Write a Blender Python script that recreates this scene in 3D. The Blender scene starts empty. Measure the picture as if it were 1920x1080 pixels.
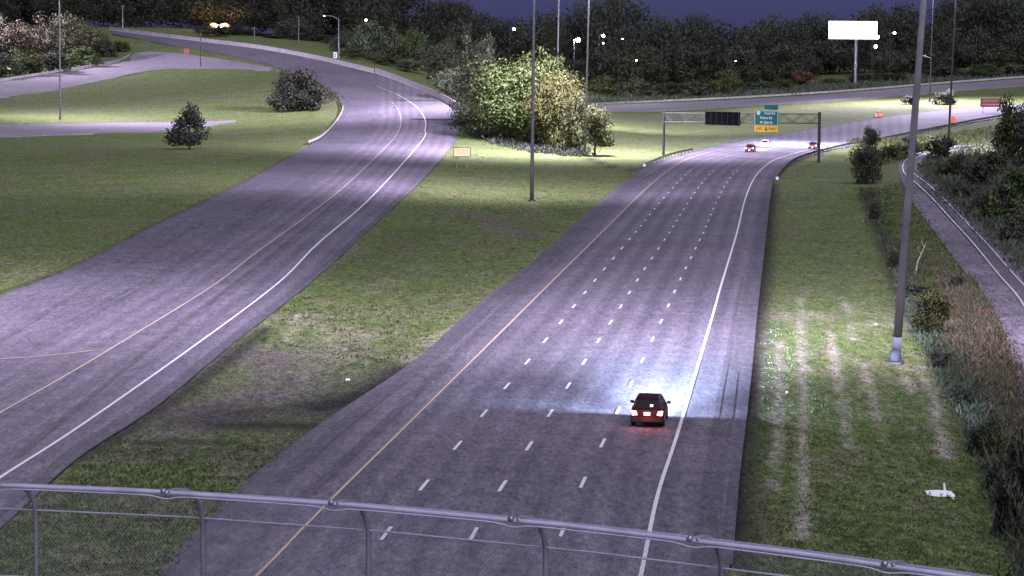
import bpy, bmesh, math, random
import numpy as np
from mathutils import Vector, Matrix

random.seed(7)
rng = np.random.default_rng(7)
S = bpy.context.scene
C = S.collection
rad = math.radians

# ------------------------------------------------------------------ camera
F = 4935.0                      # focal length in pixels of a 1920 px wide frame
PIT, ROL, HC = rad(5.257), 0.008, 20.37
cam = bpy.data.cameras.new('camera')
cam.sensor_width = 36.0
cam.lens = F / 1920 * 36.0
cam.clip_start, cam.clip_end = 1.0, 9000.0
camo = bpy.data.objects.new('camera', cam)
C.objects.link(camo)
up0 = Vector((0, math.sin(PIT), math.cos(PIT)))
fw = Vector((0, math.cos(PIT), -math.sin(PIT)))
ex = Vector((1, 0, 0))
cr, sr = math.cos(ROL), math.sin(ROL)
RT, UP = cr * ex + sr * up0, -sr * ex + cr * up0
camo.matrix_world = Matrix(((RT.x, UP.x, -fw.x, 0), (RT.y, UP.y, -fw.y, 0), (RT.z, UP.z, -fw.z, HC), (0, 0, 0, 1)))
S.camera = camo

# ------------------------------------------------------------------ world and exposure
SUN_EL, SUN_AZ = rad(48), rad(165)
w = bpy.data.worlds.new('World')
S.world = w
w.use_nodes = True
nt = w.node_tree
bg = nt.nodes['Background']
sky = nt.nodes.new('ShaderNodeTexSky')
sky.sky_type = 'NISHITA'
sky.sun_disc = False
sky.sun_elevation = SUN_EL
sky.sun_rotation = SUN_AZ
mul = nt.nodes.new('ShaderNodeMix')
mul.data_type = 'RGBA'
mul.blend_type = 'MULTIPLY'
mul.inputs['Factor'].default_value = 1.0
mul.inputs[7].default_value = (0.78, 0.84, 2.7, 1)
nt.links.new(sky.outputs[0], mul.inputs[6])
nt.links.new(mul.outputs[2], bg.inputs[0])
bg.inputs[1].default_value = 0.014
sl = bpy.data.lights.new('sky_glow_sun', 'SUN')
sl.energy = 2.5
sl.angle = rad(50)
sl.color = (0.93, 0.90, 1.0)
slo = bpy.data.objects.new('sky_glow_sun', sl)
C.objects.link(slo)
sd = Vector((math.sin(SUN_AZ) * math.cos(SUN_EL), math.cos(SUN_AZ) * math.cos(SUN_EL), math.sin(SUN_EL)))
slo.rotation_euler = sd.to_track_quat('Z', 'Y').to_euler()
S.view_settings.view_transform = 'Standard'
S.view_settings.look = 'None'
S.view_settings.exposure = 0.0
S.view_settings.gamma = 1.0
S.view_settings.use_curve_mapping = False
S.render.engine = 'CYCLES'
S.cycles.use_denoising = True
S.cycles.max_bounces = 5
S.cycles.transparent_max_bounces = 8
S.cycles.sample_clamp_indirect = 4.0

# ------------------------------------------------------------------ rays from the surveyed view to the ground
def rays(px):
    px = np.asarray(px, float).reshape(-1, 2)
    u, v = (px[:, 0] - 960) / F, -(px[:, 1] - 540) / F
    return u[:, None] * np.array(RT) + v[:, None] * np.array(UP) + np.array(fw)

def project(P):
    P = np.asarray(P, float).reshape(-1, 3) - np.array([0, 0, HC])
    z = P @ np.array(fw)
    return np.stack([960 + F * (P @ np.array(RT)) / z, 540 - F * (P @ np.array(UP)) / z], 1)

# survey: (image x, image y, distance) of ground points; a thin-plate surface through them is the terrain
def flat(x, y, z=0.0):
    d = rays([(x, y)])[0]
    t = (z - HC) / d[2]
    return (d[0] * t, d[1] * t, z)
def far(x, y, Y):
    d = rays([(x, y)])[0]
    t = Y / d[1]
    return (d[0] * t, Y, HC + d[2] * t)
CTRL = [flat(*p) for p in ((500, 1060), (1240, 1060), (960, 900), (1700, 1060), (0, 1060), (0, 850), (960, 604), (1350, 540),
        (1125, 440), (1400, 330), (1260, 300), (1400, 275), (1500, 290), (300, 700), (500, 540), (1160, 700), (1300, 800), (760, 810))]
CTRL += [flat(*p) for p in ((0, 400, .5), (200, 350, .9), (300, 290, 1.6), (600, 450, .4), (700, 345, 1.2), (640, 760, -.35), (820, 500, -.5),
        (900, 420, -.5), (900, 330, .2), (1050, 330, -.3), (990, 400, -.5), (1000, 275, .5), (1100, 290, .2), (1550, 500, -.3), (1550, 700, -.3),
        (1550, 900, -.3), (1680, 680, -.4), (1850, 800, -1.0), (1800, 600, -.7), (1790, 430, -.6), (1900, 580, -.6), (1706, 310, -.3),
        (1900, 400, .1), (1850, 300, .1), (1960, 330, 1.6), (1600, 300, -.2), (1200, 240, .8), (1300, 235, .8), (1900, 950, -1.3))]
CTRL += [far(*p) for p in ((797, 225, 580), (640, 215, 610), (860, 210, 590), (750, 170, 690), (855, 198, 615), (620, 115, 780), (500, 90, 850),
        (215, 58, 955), (350, 75, 900), (440, 228, 600), (0, 250, 545), (0, 232, 565), (200, 240, 565), (100, 195, 665), (300, 160, 735), (500, 135, 775),
        (380, 125, 800), (0, 155, 735), (0, 178, 700), (240, 112, 845), (370, 105, 840), (180, 125, 800), (700, 130, 755), (560, 160, 690),
        (1700, 240, 620), (1900, 205, 770), (1130, 200, 868), (1130, 212, 800), (1500, 176, 885), (1500, 190, 840), (1920, 150, 915), (1920, 165, 870), (1700, 200, 790),
        (1400, 225, 690))]
CTRL += [(-150, 1130, 27), (-60, 1030, 20), (0, 980, 9), (60, 1000, 4.5), (120, 1020, 9), (210, 1030, 14), (-260, 900, 20), (300, 900, 12),
         (-300, 1500, 30), (300, 1500, 14), (0, 1500, 14), (-120, 45, 0), (120, 45, 0), (0, 45, 0), (-150, 300, 1), (160, 300, 1), (-200, 600, 4), (220, 600, 3)]
CTRL = np.array(CTRL)
SCL = np.array([70.0, 160.0])
def _phi(r2):
    return 0.5 * r2 * np.log(np.maximum(r2, 1e-12))
_c = CTRL[:, :2] / SCL
_n = len(_c)
_A = np.zeros((_n + 3, _n + 3))
_A[:_n, :_n] = _phi(((_c[:, None] - _c[None]) ** 2).sum(2)) + np.eye(_n) * 0.004
_A[:_n, _n] = 1
_A[:_n, _n + 1:] = _c
_A[_n:, :_n] = _A[:_n, _n:].T
_W = np.linalg.solve(_A, np.concatenate([CTRL[:, 2], [0, 0, 0]]))
def ht_spline(X, Y):
    X, Y = np.atleast_1d(np.asarray(X, float)), np.atleast_1d(np.asarray(Y, float))
    sh = X.shape
    p = np.stack([X.ravel(), Y.ravel()], 1) / SCL
    out = np.empty(len(p))
    for i in range(0, len(p), 20000):
        q = p[i:i + 20000]
        out[i:i + 20000] = _phi(((q[:, None] - _c[None]) ** 2).sum(2)) @ _W[:_n] + _W[_n] + q @ _W[_n + 1:]
    return out.reshape(sh)
# the survey surface sampled on a 3 m grid, read back bilinearly
_gx, _gy = np.arange(-450, 451, 3.0), np.arange(-60, 1561, 3.0)
_HG = ht_spline(*np.meshgrid(_gx, np.clip(_gy, 20, 1500)))
def ht(X, Y):
    X, Y = np.atleast_1d(np.asarray(X, float)), np.atleast_1d(np.asarray(Y, float))
    a = np.clip((X - _gx[0]) / 3.0, 0, len(_gx) - 1.001)
    b = np.clip((Y - _gy[0]) / 3.0, 0, len(_gy) - 1.001)
    i, j = a.astype(int), b.astype(int)
    a, b = a - i, b - j
    return (_HG[j, i] * (1 - a) + _HG[j, i + 1] * a) * (1 - b) + (_HG[j + 1, i] * (1 - a) + _HG[j + 1, i + 1] * a) * b
_ts = 1 / np.linspace(1 / 60.0, 1 / 1450.0, 700)
def ground(px):
    """where rays through image points meet the terrain"""
    D = rays(px)
    D = D / D[:, 1:2]
    out = np.zeros((len(D), 3))
    for i in range(0, len(D), 400):
        d = D[i:i + 400]
        X = d[:, :1] * _ts
        Z = HC + d[:, 2:3] * _ts
        g = Z - ht(X, np.broadcast_to(_ts, X.shape))
        neg = g < 0
        k = np.where(neg.any(1), neg.argmax(1), len(_ts) - 1)
        k = np.maximum(k, 1)
        r = np.arange(len(d))
        a, b = g[r, k - 1], g[r, k]
        f = np.clip(a / (a - b + 1e-9), 0, 1)
        t = _ts[k - 1] * (1 - f) + _ts[k] * f
        out[i:i + 400] = np.stack([d[:, 0] * t, t, HC + d[:, 2] * t], 1)
    return out
def g1(x, y):
    return Vector(ground([(x, y)])[0])
def at(x, y, Y):
    return Vector(far(x, y, Y))
def up_px(P, ytop):
    """height of a thing standing at P whose top shows at image row ytop"""
    q = project([P])[0]
    return float(far(q[0], ytop, P[1])[2] - P[2])

def crom(pts, n):
    """Catmull-Rom through pts, n samples per segment"""
    p = np.asarray(pts, float)
    p = np.vstack([2 * p[0] - p[1], p, 2 * p[-1] - p[-2]])
    out = []
    for i in range(1, len(p) - 2):
        a, b, c, d = p[i - 1], p[i], p[i + 1], p[i + 2]
        for t in np.linspace(0, 1, n, endpoint=False):
            out.append(0.5 * (2 * b + (c - a) * t + (2 * a - 5 * b + 4 * c - d) * t * t + (3 * b - a - 3 * c + d) * t ** 3))
    out.append(p[-2])
    return np.array(out)

# ------------------------------------------------------------------ object helpers
def tag(o, label=None, cat=None, group=None, kind=None):
    for k, v in (('label', label), ('category', cat), ('group', group), ('kind', kind)):
        if v:
            o[k] = v
    return o
def link(o, parent=None):
    C.objects.link(o)
    if parent is not None:
        o.parent = parent
    return o
def empty(name, loc, label, cat, group=None, rz=0.0):
    o = bpy.data.objects.new(name, None)
    o.empty_display_size = 0.2
    o.location = loc
    o.rotation_euler.z = rz
    link(o)
    return tag(o, label, cat, group)
def mesh_obj(name, verts, faces, mat, parent=None, smooth=False):
    me = bpy.data.meshes.new(name)
    me.from_pydata([tuple(v) for v in verts], [], [tuple(f) for f in faces])
    me.materials.append(mat)
    if smooth:
        me.polygons.foreach_set('use_smooth', [True] * len(me.polygons))
    return link(bpy.data.objects.new(name, me), parent)
def share(name, me, parent=None, loc=(0, 0, 0), rot=(0, 0, 0), scale=(1, 1, 1)):
    o = bpy.data.objects.new(name, me)
    o.location, o.rotation_euler, o.scale = loc, rot, scale
    return link(o, parent)
class MB:
    def __init__(s):
        s.v, s.f = [], []
    def box(s, c, d, rz=0.0, M=None):
        n = len(s.v)
        cz, sz = math.cos(rz), math.sin(rz)
        for dx in (-.5, .5):
            for dy in (-.5, .5):
                for dz in (-.5, .5):
                    x, y, z = dx * d[0], dy * d[1], dz * d[2]
                    p = Vector((c[0] + x * cz - y * sz, c[1] + x * sz + y * cz, c[2] + z))
                    s.v.append(M @ p if M else p)
        s.f += [tuple(n + i for i in f) for f in ((0, 1, 3, 2), (4, 6, 7, 5), (0, 4, 5, 1), (2, 3, 7, 6), (0, 2, 6, 4), (1, 5, 7, 3))]
        return s
    def tube(s, pts, rs, seg=8, cap=True):
        pts = [Vector(p) for p in pts]
        if not hasattr(rs, '__len__'):
            rs = [rs] * len(pts)
        base = len(s.v)
        ref = None
        for i, p in enumerate(pts):
            t = (pts[min(i + 1, len(pts) - 1)] - pts[max(i - 1, 0)]).normalized()
            if ref is None:
                ref = Vector((1, 0, 0)) if abs(t.x) < .8 else Vector((0, 1, 0))
            a = (ref - t * ref.dot(t)).normalized()
            ref = a
            b = t.cross(a)
            for k in range(seg):
                an = 2 * math.pi * k / seg
                s.v.append(p + (a * math.cos(an) + b * math.sin(an)) * rs[i])
        for i in range(len(pts) - 1):
            for k in range(seg):
                k2 = (k + 1) % seg
                s.f.append((base + i * seg + k, base + i * seg + k2, base + (i + 1) * seg + k2, base + (i + 1) * seg + k))
        if cap:
            s.f.append(tuple(base + k for k in reversed(range(seg))))
            s.f.append(tuple(base + (len(pts) - 1) * seg + k for k in range(seg)))
        return s
    def quad(s, a, b, c, d):
        n = len(s.v)
        s.v += [Vector(p) for p in (a, b, c, d)]
        s.f.append((n, n + 1, n + 2, n + 3))
        return s
    def loft(s, rings, close=True, caps=True):
        base, m = len(s.v), len(rings[0])
        for r in rings:
            s.v += [Vector(p) for p in r]
        for i in range(len(rings) - 1):
            for k in range(m if close else m - 1):
                k2 = (k + 1) % m
                s.f.append((base + i * m + k, base + i * m + k2, base + (i + 1) * m + k2, base + (i + 1) * m + k))
        if caps:
            s.f.append(tuple(base + k for k in reversed(range(m))))
            s.f.append(tuple(base + (len(rings) - 1) * m + k for k in range(m)))
        return s
    def sphere(s, c, r, seg=8, rings=5):
        R = []
        for i in range(rings + 1):
            th = math.pi * i / rings
            rr = max(math.sin(th), .02) * r
            R.append([(c[0] + rr * math.cos(2 * math.pi * k / seg), c[1] + rr * math.sin(2 * math.pi * k / seg), c[2] - r * math.cos(th)) for k in range(seg)])
        return s.loft(R)
    def build(s, name, mat, parent=None, smooth=False):
        return mesh_obj(name, s.v, s.f, mat, parent, smooth)
    def mesh(s, name, mat, smooth=False):
        me = bpy.data.meshes.new(name)
        me.from_pydata([tuple(v) for v in s.v], [], s.f)
        me.materials.append(mat)
        if smooth:
            me.polygons.foreach_set('use_smooth', [True] * len(me.polygons))
        return me

# ------------------------------------------------------------------ materials
def N(nt, t, **kw):
    n = nt.nodes.new(t)
    for k, v in kw.items():
        setattr(n, k, v)
    return n
def noise(nt, vec, scale, detail=3.0, rough=0.6, mapscale=None):
    n = N(nt, 'ShaderNodeTexNoise')
    n.inputs['Scale'].default_value = scale
    n.inputs['Detail'].default_value = detail
    n.inputs['Roughness'].default_value = rough
    if mapscale:
        m = N(nt, 'ShaderNodeMapping')
        m.inputs['Scale'].default_value = mapscale
        nt.links.new(vec, m.inputs['Vector'])
        vec = m.outputs[0]
    nt.links.new(vec, n.inputs['Vector'])
    return n.outputs['Fac']
def ramp(nt, fac, stops):
    r = N(nt, 'ShaderNodeValToRGB')
    e = r.color_ramp.elements
    while len(e) < len(stops):
        e.new(0.5)
    for el, (p, c) in zip(e, stops):
        el.position = p
        el.color = (*c, 1) if len(c) == 3 else c
    nt.links.new(fac, r.inputs[0])
    return r.outputs[0]
def mixc(nt, f, a, b, mode='MIX'):
    m = N(nt, 'ShaderNodeMix', data_type='RGBA', blend_type=mode)
    for v, i in ((f, 0), (a, 6), (b, 7)):
        if isinstance(v, (int, float)):
            m.inputs[i].default_value = v
        elif isinstance(v, tuple):
            m.inputs[i].default_value = (*v, 1)
        else:
            nt.links.new(v, m.inputs[i])
    return m.outputs[2]
def math_n(nt, op, a, b):
    m = N(nt, 'ShaderNodeMath', operation=op)
    for i, v in enumerate((a, b)):
        if isinstance(v, (int, float)):
            m.inputs[i].default_value = v
        else:
            nt.links.new(v, m.inputs[i])
    return m.outputs[0]
def new_mat(name):
    m = bpy.data.materials.new(name)
    m.use_nodes = True
    return m, m.node_tree, m.node_tree.nodes['Principled BSDF']
def simple(name, col, rough=.6, metal=0.0, var=.18, scale=6.0, emit=None, es=0.0, spec=.5):
    m, nt, b = new_mat(name)
    tc = N(nt, 'ShaderNodeTexCoord').outputs['Object']
    f = noise(nt, tc, scale, 4, .65)
    lo = tuple(max(0, c * (1 - var)) for c in col)
    hi = tuple(min(1, c * (1 + var)) for c in col)
    nt.links.new(ramp(nt, f, ((.3, lo), (.7, hi))), b.inputs['Base Color'])
    b.inputs['Roughness'].default_value = rough
    b.inputs['Metallic'].default_value = metal
    b.inputs['Specular IOR Level'].default_value = spec
    if emit:
        b.inputs['Emission Color'].default_value = (*emit, 1)
        b.inputs['Emission Strength'].default_value = es
    return m

def asphalt(name, base, dark, stripe=True, grain=.5):
    """worn pavement: aggregate speckle, patches, oil and tyre bands along the lanes (UV u = metres across)"""
    m, nt, b = new_mat(name)
    L = nt.links
    pos = N(nt, 'ShaderNodeNewGeometry').outputs['Position']
    uv = N(nt, 'ShaderNodeUVMap').outputs[0]
    big = noise(nt, pos, .045, 3, .6)
    mid = noise(nt, pos, .5, 4, .7)
    col = ramp(nt, big, ((.32, dark), (.68, base)))
    col = mixc(nt, .55, col, ramp(nt, mid, ((.3, (.35, .35, .35)), (.5, (.5, .5, .5)), (.72, (.66, .63, .66)))), 'OVERLAY')
    streak = noise(nt, uv, 1.0, 3, .6, (1.1, .012, 1))
    col = mixc(nt, .6 if stripe else .3, col, ramp(nt, streak, ((.3, (.36, .36, .36)), (.52, (.5, .5, .5)), (.7, (.6, .6, .6)))), 'OVERLAY')
    sp = noise(nt, pos, 5.0, 2, .8, (1, .3, 1))
    sp2 = noise(nt, pos, 1.7, 2, .8, (1.2, .25, 1))
    col = mixc(nt, grain, col, ramp(nt, sp, ((.3, (.12, .12, .12)), (.5, (.5, .5, .5)), (.72, (.92, .9, .92)))), 'OVERLAY')
    col = mixc(nt, grain * .8, col, ramp(nt, sp2, ((.3, (.22, .22, .22)), (.5, (.5, .5, .5)), (.7, (.78, .75, .8)))), 'OVERLAY')
    if stripe:                       # two polished wheel paths per lane, darker drip between, dirt gathered along the pavement edge
        ln = N(nt, 'ShaderNodeAttribute', attribute_name='lane').outputs['Fac']
        wob = math_n(nt, 'MULTIPLY', noise(nt, pos, .06, 2, .5), .25)
        ph = math_n(nt, 'MULTIPLY', math_n(nt, 'ADD', ln, wob), 4 * math.pi)
        k = math_n(nt, 'MULTIPLY_ADD', math_n(nt, 'COSINE', ph, 0), .5)
        k.node.inputs[2].default_value = .5
        col = mixc(nt, .75, col, ramp(nt, k, ((0, (.40, .40, .41)), (1, (.57, .565, .57)))), 'OVERLAY')
        ed = N(nt, 'ShaderNodeAttribute', attribute_name='edge').outputs['Fac']
        en = math_n(nt, 'ADD', ed, math_n(nt, 'MULTIPLY', math_n(nt, 'SUBTRACT', mid, .5), 3.0))
        col = mixc(nt, ramp(nt, math_n(nt, 'DIVIDE', en, 4.0), ((0.02, (.8, .8, .8)), (.4, (.28, .28, .28)), (.85, (0, 0, 0)))), col, mixc(nt, .5, col, (.05, .045, .042)))
    L.new(col, b.inputs['Base Color'])
    b.inputs['Roughness'].default_value = .85
    b.inputs['Specular IOR Level'].default_value = .25
    bp = N(nt, 'ShaderNodeBump')
    bp.inputs['Strength'].default_value = .5
    bp.inputs['Distance'].default_value = .03
    L.new(sp, bp.inputs['Height'])
    L.new(bp.outputs[0], b.inputs['Normal'])
    return m

def grass_mat():
    m, nt, b = new_mat('mown_grass')
    L = nt.links
    pos = N(nt, 'ShaderNodeNewGeometry').outputs['Position']
    big = noise(nt, pos, .035, 4, .6)
    mid = noise(nt, pos, .22, 5, .75, (1.0, .6, 1))
    patch = noise(nt, pos, .11, 4, .7, (1.3, .7, 1))
    fin = noise(nt, pos, 1.6, 3, .8, (1.3, .4, 1))
    fin2 = noise(nt, pos, 6.0, 2, .8, (1, .25, 1))
    col = ramp(nt, big, ((.3, (.092, .142, .048)), (.5, (.12, .152, .056)), (.7, (.155, .16, .074))))
    col = mixc(nt, .7, col, ramp(nt, mid, ((.3, (.068, .118, .026)), (.45, (.108, .155, .04)), (.58, (.15, .162, .074)), (.72, (.19, .175, .12)))))
    col = mixc(nt, ramp(nt, patch, ((.52, (0, 0, 0)), (.7, (.55, .55, .55)))), col, (.155, .128, .108))
    attr = N(nt, 'ShaderNodeAttribute', attribute_name='dry').outputs['Fac']
    at_n = math_n(nt, 'MULTIPLY', attr, ramp(nt, mid, ((.38, (.15, .15, .15)), (.62, (1, 1, 1)))))
    col = mixc(nt, at_n, col, (.34, .30, .25))
    bare = N(nt, 'ShaderNodeAttribute', attribute_name='bare').outputs['Fac']
    ba_n = math_n(nt, 'MULTIPLY', bare, ramp(nt, mid, ((.3, (.3, .3, .3)), (.6, (1, 1, 1)))))
    col = mixc(nt, ba_n, col, (.124, .106, .100))
    mud_shade = N(nt, 'ShaderNodeAttribute', attribute_name='mud_shade').outputs['Fac']  # mask shared by dark soil and painted shade
    mu_n = math_n(nt, 'MULTIPLY', mud_shade, ramp(nt, mid, ((.25, (.75, .75, .75)), (.6, (1, 1, 1)))))
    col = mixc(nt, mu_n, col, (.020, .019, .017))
    col = mixc(nt, .85, col, ramp(nt, fin, ((.28, (.16, .17, .15)), (.5, (.5, .5, .5)), (.72, (.84, .82, .8)))), 'OVERLAY')
    col = mixc(nt, .8, col, ramp(nt, fin2, ((.3, (.14, .15, .13)), (.5, (.5, .5, .5)), (.72, (.88, .86, .83)))), 'OVERLAY')
    L.new(col, b.inputs['Base Color'])
    b.inputs['Roughness'].default_value = .95
    b.inputs['Specular IOR Level'].default_value = .1
    bp = N(nt, 'ShaderNodeBump')
    bp.inputs['Strength'].default_value = .7
    bp.inputs['Distance'].default_value = .12
    L.new(fin, bp.inputs['Height'])
    L.new(bp.outputs[0], b.inputs['Normal'])
    return m

def paint(name, col, wear=.5):
    m, nt, b = new_mat(name)
    pos = N(nt, 'ShaderNodeNewGeometry').outputs['Position']
    f = noise(nt, pos, 2.5, 4, .75)
    worn = tuple(.45 * c + .06 for c in col)
    nt.links.new(ramp(nt, f, ((.28, worn), (.28 + wear * .4, col))), b.inputs['Base Color'])
    b.inputs['Roughness'].default_value = .6
    return m

def leaf_mat(name, a, b_, c, warm=0.0):
    """foliage: colour by a per-leaf tone, a clump-scale noise and a per-tree random value"""
    m, nt, b = new_mat(name)
    L = nt.links
    pos = N(nt, 'ShaderNodeNewGeometry').outputs['Position']
    cl = noise(nt, pos, .35, 3, .6)
    tone = N(nt, 'ShaderNodeAttribute', attribute_name='tone').outputs['Fac']
    f = math_n(nt, 'ADD', math_n(nt, 'MULTIPLY', cl, .55), math_n(nt, 'MULTIPLY', tone, .45))
    col = ramp(nt, f, ((.22, a), (.5, b_), (.75, c)))
    rnd = N(nt, 'ShaderNodeObjectInfo').outputs['Random']
    hs = N(nt, 'ShaderNodeHueSaturation')
    L.new(col, hs.inputs['Color'])
    L.new(math_n(nt, 'ADD', math_n(nt, 'MULTIPLY', rnd, .07), .465), hs.inputs['Hue'])
    L.new(math_n(nt, 'ADD', math_n(nt, 'MULTIPLY', rnd, .5), .75), hs.inputs['Value'])
    L.new(hs.outputs[0], b.inputs['Base Color'])
    b.inputs['Roughness'].default_value = .8
    b.inputs['Specular IOR Level'].default_value = .15
    tr = N(nt, 'ShaderNodeBsdfTranslucent')
    L.new(hs.outputs[0], tr.inputs[0])
    mx = N(nt, 'ShaderNodeMixShader')
    mx.inputs[0].default_value = .25
    L.new(b.outputs[0], mx.inputs[1])
    L.new(tr.outputs[0], mx.inputs[2])
    L.new(mx.outputs[0], nt.nodes['Material Output'].inputs[0])
    return m

M = {}
M['grass'] = grass_mat()
M['asphalt'] = asphalt('worn_asphalt', (.180, .163, .184), (.135, .123, .140))
M['ramp'] = asphalt('ramp_asphalt', (.180, .162, .185), (.135, .122, .141))
M['concrete_road'] = asphalt('pale_concrete_road', (.26, .235, .255), (.20, .18, .20), False, .3)
M['shoulder'] = asphalt('dirty_shoulder', (.135, .121, .136), (.095, .087, .097), False, .5)
M['slab'] = asphalt('pale_slab', (.175, .16, .178), (.14, .128, .142), False, .3)
M['joint_shadow'] = asphalt('dark_joint_and_shadow', (.045, .042, .046), (.03, .029, .031), False, .4)  # dark joint colour, also paints the shadow line across the ramp
M['ballast'] = asphalt('ballast', (.20, .178, .20), (.10, .092, .10), False, .9)
M['white_paint'] = paint('white_paint', (.82, .80, .80))
M['yellow_paint'] = paint('yellow_paint', (.62, .48, .34))
M['steel'] = simple('galvanised_steel', (.33, .34, .36), .45, .7, .2, 3)
M['headlit_base'] = simple('pale_headlit_steel', (.24, .24, .31), .7, 0, .2, 1.5)  # galvanised base with headlight glow put into its pale blue
M['brown_steel'] = simple('dull_brown_pole_steel', (.15, .142, .148), .75, .0, .25, .8)
M['dark_steel'] = simple('weathered_steel', (.055, .052, .055), .6, .3, .3, 2)
M['grey_steel'] = simple('dull_grey_steel', (.17, .165, .175), .6, .2, .25, 1.5)
M['rail_steel'] = simple('rail_steel', (.62, .60, .62), .55, .1, .1, 2)
M['rust'] = simple('rusty_rail_web', (.10, .065, .05), .8, .1, .3, 5)
M['concrete'] = simple('barrier_concrete', (.42, .39, .38), .85, 0, .25, .7)
M['old_concrete'] = simple('old_concrete', (.22, .21, .21), .9, 0, .3, .6)
M['wood'] = simple('sleeper_wood', (.07, .06, .058), .9, 0, .35, 4)
M['bark'] = simple('bark', (.085, .07, .06), .9, 0, .35, 3)
M['dead_wood'] = simple('bleached_dead_wood', (.42, .36, .32), .85, 0, .25, 4)
M['black_panel'] = simple('black_sign_housing', (.006, .006, .007), .9, 0, .25, 2, spec=.03)
M['green_sign'] = simple('green_sign_sheeting', (.012, .15, .115), .5, 0, .1, 1)
M['sign_white'] = simple('white_sign_sheeting', (.85, .88, .88), .5, 0, .05, 1)
M['sign_yellow'] = simple('yellow_sign_sheeting', (.85, .52, .05), .5, 0, .08, 1)
M['sign_cream'] = simple('pale_yellow_sign_sheeting', (.95, .84, .45), .5, 0, .06, 1)
M['sign_brown'] = simple('red_brown_sign_sheeting', (.20, .055, .05), .5, 0, .15, 1)
M['sign_pink'] = simple('faded_pink_legend', (.42, .25, .22), .6, 0, .1, 1)
M['faded_legend'] = simple('faded_yellow_legend', (.72, .58, .26), .6, 0, .1, 1)
M['sign_red'] = simple('red_sign_sheeting', (.28, .07, .08), .5, 0, .1, 1)
M['sign_black'] = simple('sign_black_legend', (.02, .02, .02), .6, 0, .1, 1)
M['orange'] = simple('orange_plastic', (.85, .13, .03), .5, 0, .1, 2)
M['white_plastic'] = simple('white_plastic', (.86, .86, .88), .45, 0, .05, 2)
M['rubber'] = simple('tyre_rubber', (.02, .02, .02), .8, 0, .2, 5)
M['car_glass'] = simple('dark_car_glass', (.012, .012, .016), .35, 0, .1, 1, spec=.08)
M['car_trim'] = simple('black_car_trim', (.018, .018, .018), .6, 0, .1, 3)
M['taillight'] = simple('lit_taillight', (.5, .02, .02), .3, 0, .05, 3, (1.0, .16, .09), 26.0)
M['headlight'] = simple('lit_headlight', (.8, .8, .8), .2, 0, .05, 3, (.8, .9, 1.0), 30.0)
M['plate'] = simple('glowing_plate_white', (.85, .85, .85), .5, 0, .05, 3, (.95, .95, 1.0), 1.6)  # emission stands in for plate lamp light and a window reflection
M['lamp_white'] = simple('lit_white_lamp', (.9, .9, .9), .4, 0, .05, 3, (.92, .93, 1.0), 60.0)
M['lamp_sodium'] = simple('lit_sodium_lamp', (.9, .8, .6), .4, 0, .05, 3, (1.0, .34, .06), 4.0)
M['mast_lens'] = simple('lit_mast_lens', (.9, .9, .9), .4, 0, .05, 3, (.88, .84, 1.0), 60.0)
M['billboard'] = simple('lit_billboard_face', (.9, .9, .9), .5, 0, .03, .3, (.95, .94, 1.0), 4.0)
M['leaf_dark'] = leaf_mat('dark_foliage', (.05, .058, .04), (.083, .093, .06), (.12, .128, .088))
M['leaf_black'] = leaf_mat('very_dark_foliage', (.040, .046, .036), (.064, .072, .050), (.092, .10, .07))
M['leaf_mid'] = leaf_mat('green_foliage', (.045, .06, .022), (.085, .105, .04), (.135, .15, .065))
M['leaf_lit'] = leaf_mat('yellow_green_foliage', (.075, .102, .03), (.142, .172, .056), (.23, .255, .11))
M['leaf_grass'] = leaf_mat('grass_blades', (.05, .078, .026), (.088, .115, .042), (.135, .142, .075))
M['leaf_grey'] = leaf_mat('grey_green_foliage', (.058, .07, .042), (.11, .128, .074), (.195, .205, .13))
M['leaf_brown'] = leaf_mat('autumn_brown_foliage', (.066, .064, .040), (.115, .107, .066), (.185, .158, .105))
M['leaf_dry'] = leaf_mat('dry_brown_weeds', (.11, .085, .066), (.185, .14, .108), (.27, .20, .15))
M['leaf_red'] = leaf_mat('red_autumn_foliage', (.11, .065, .035), (.19, .105, .06), (.27, .17, .09))

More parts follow.
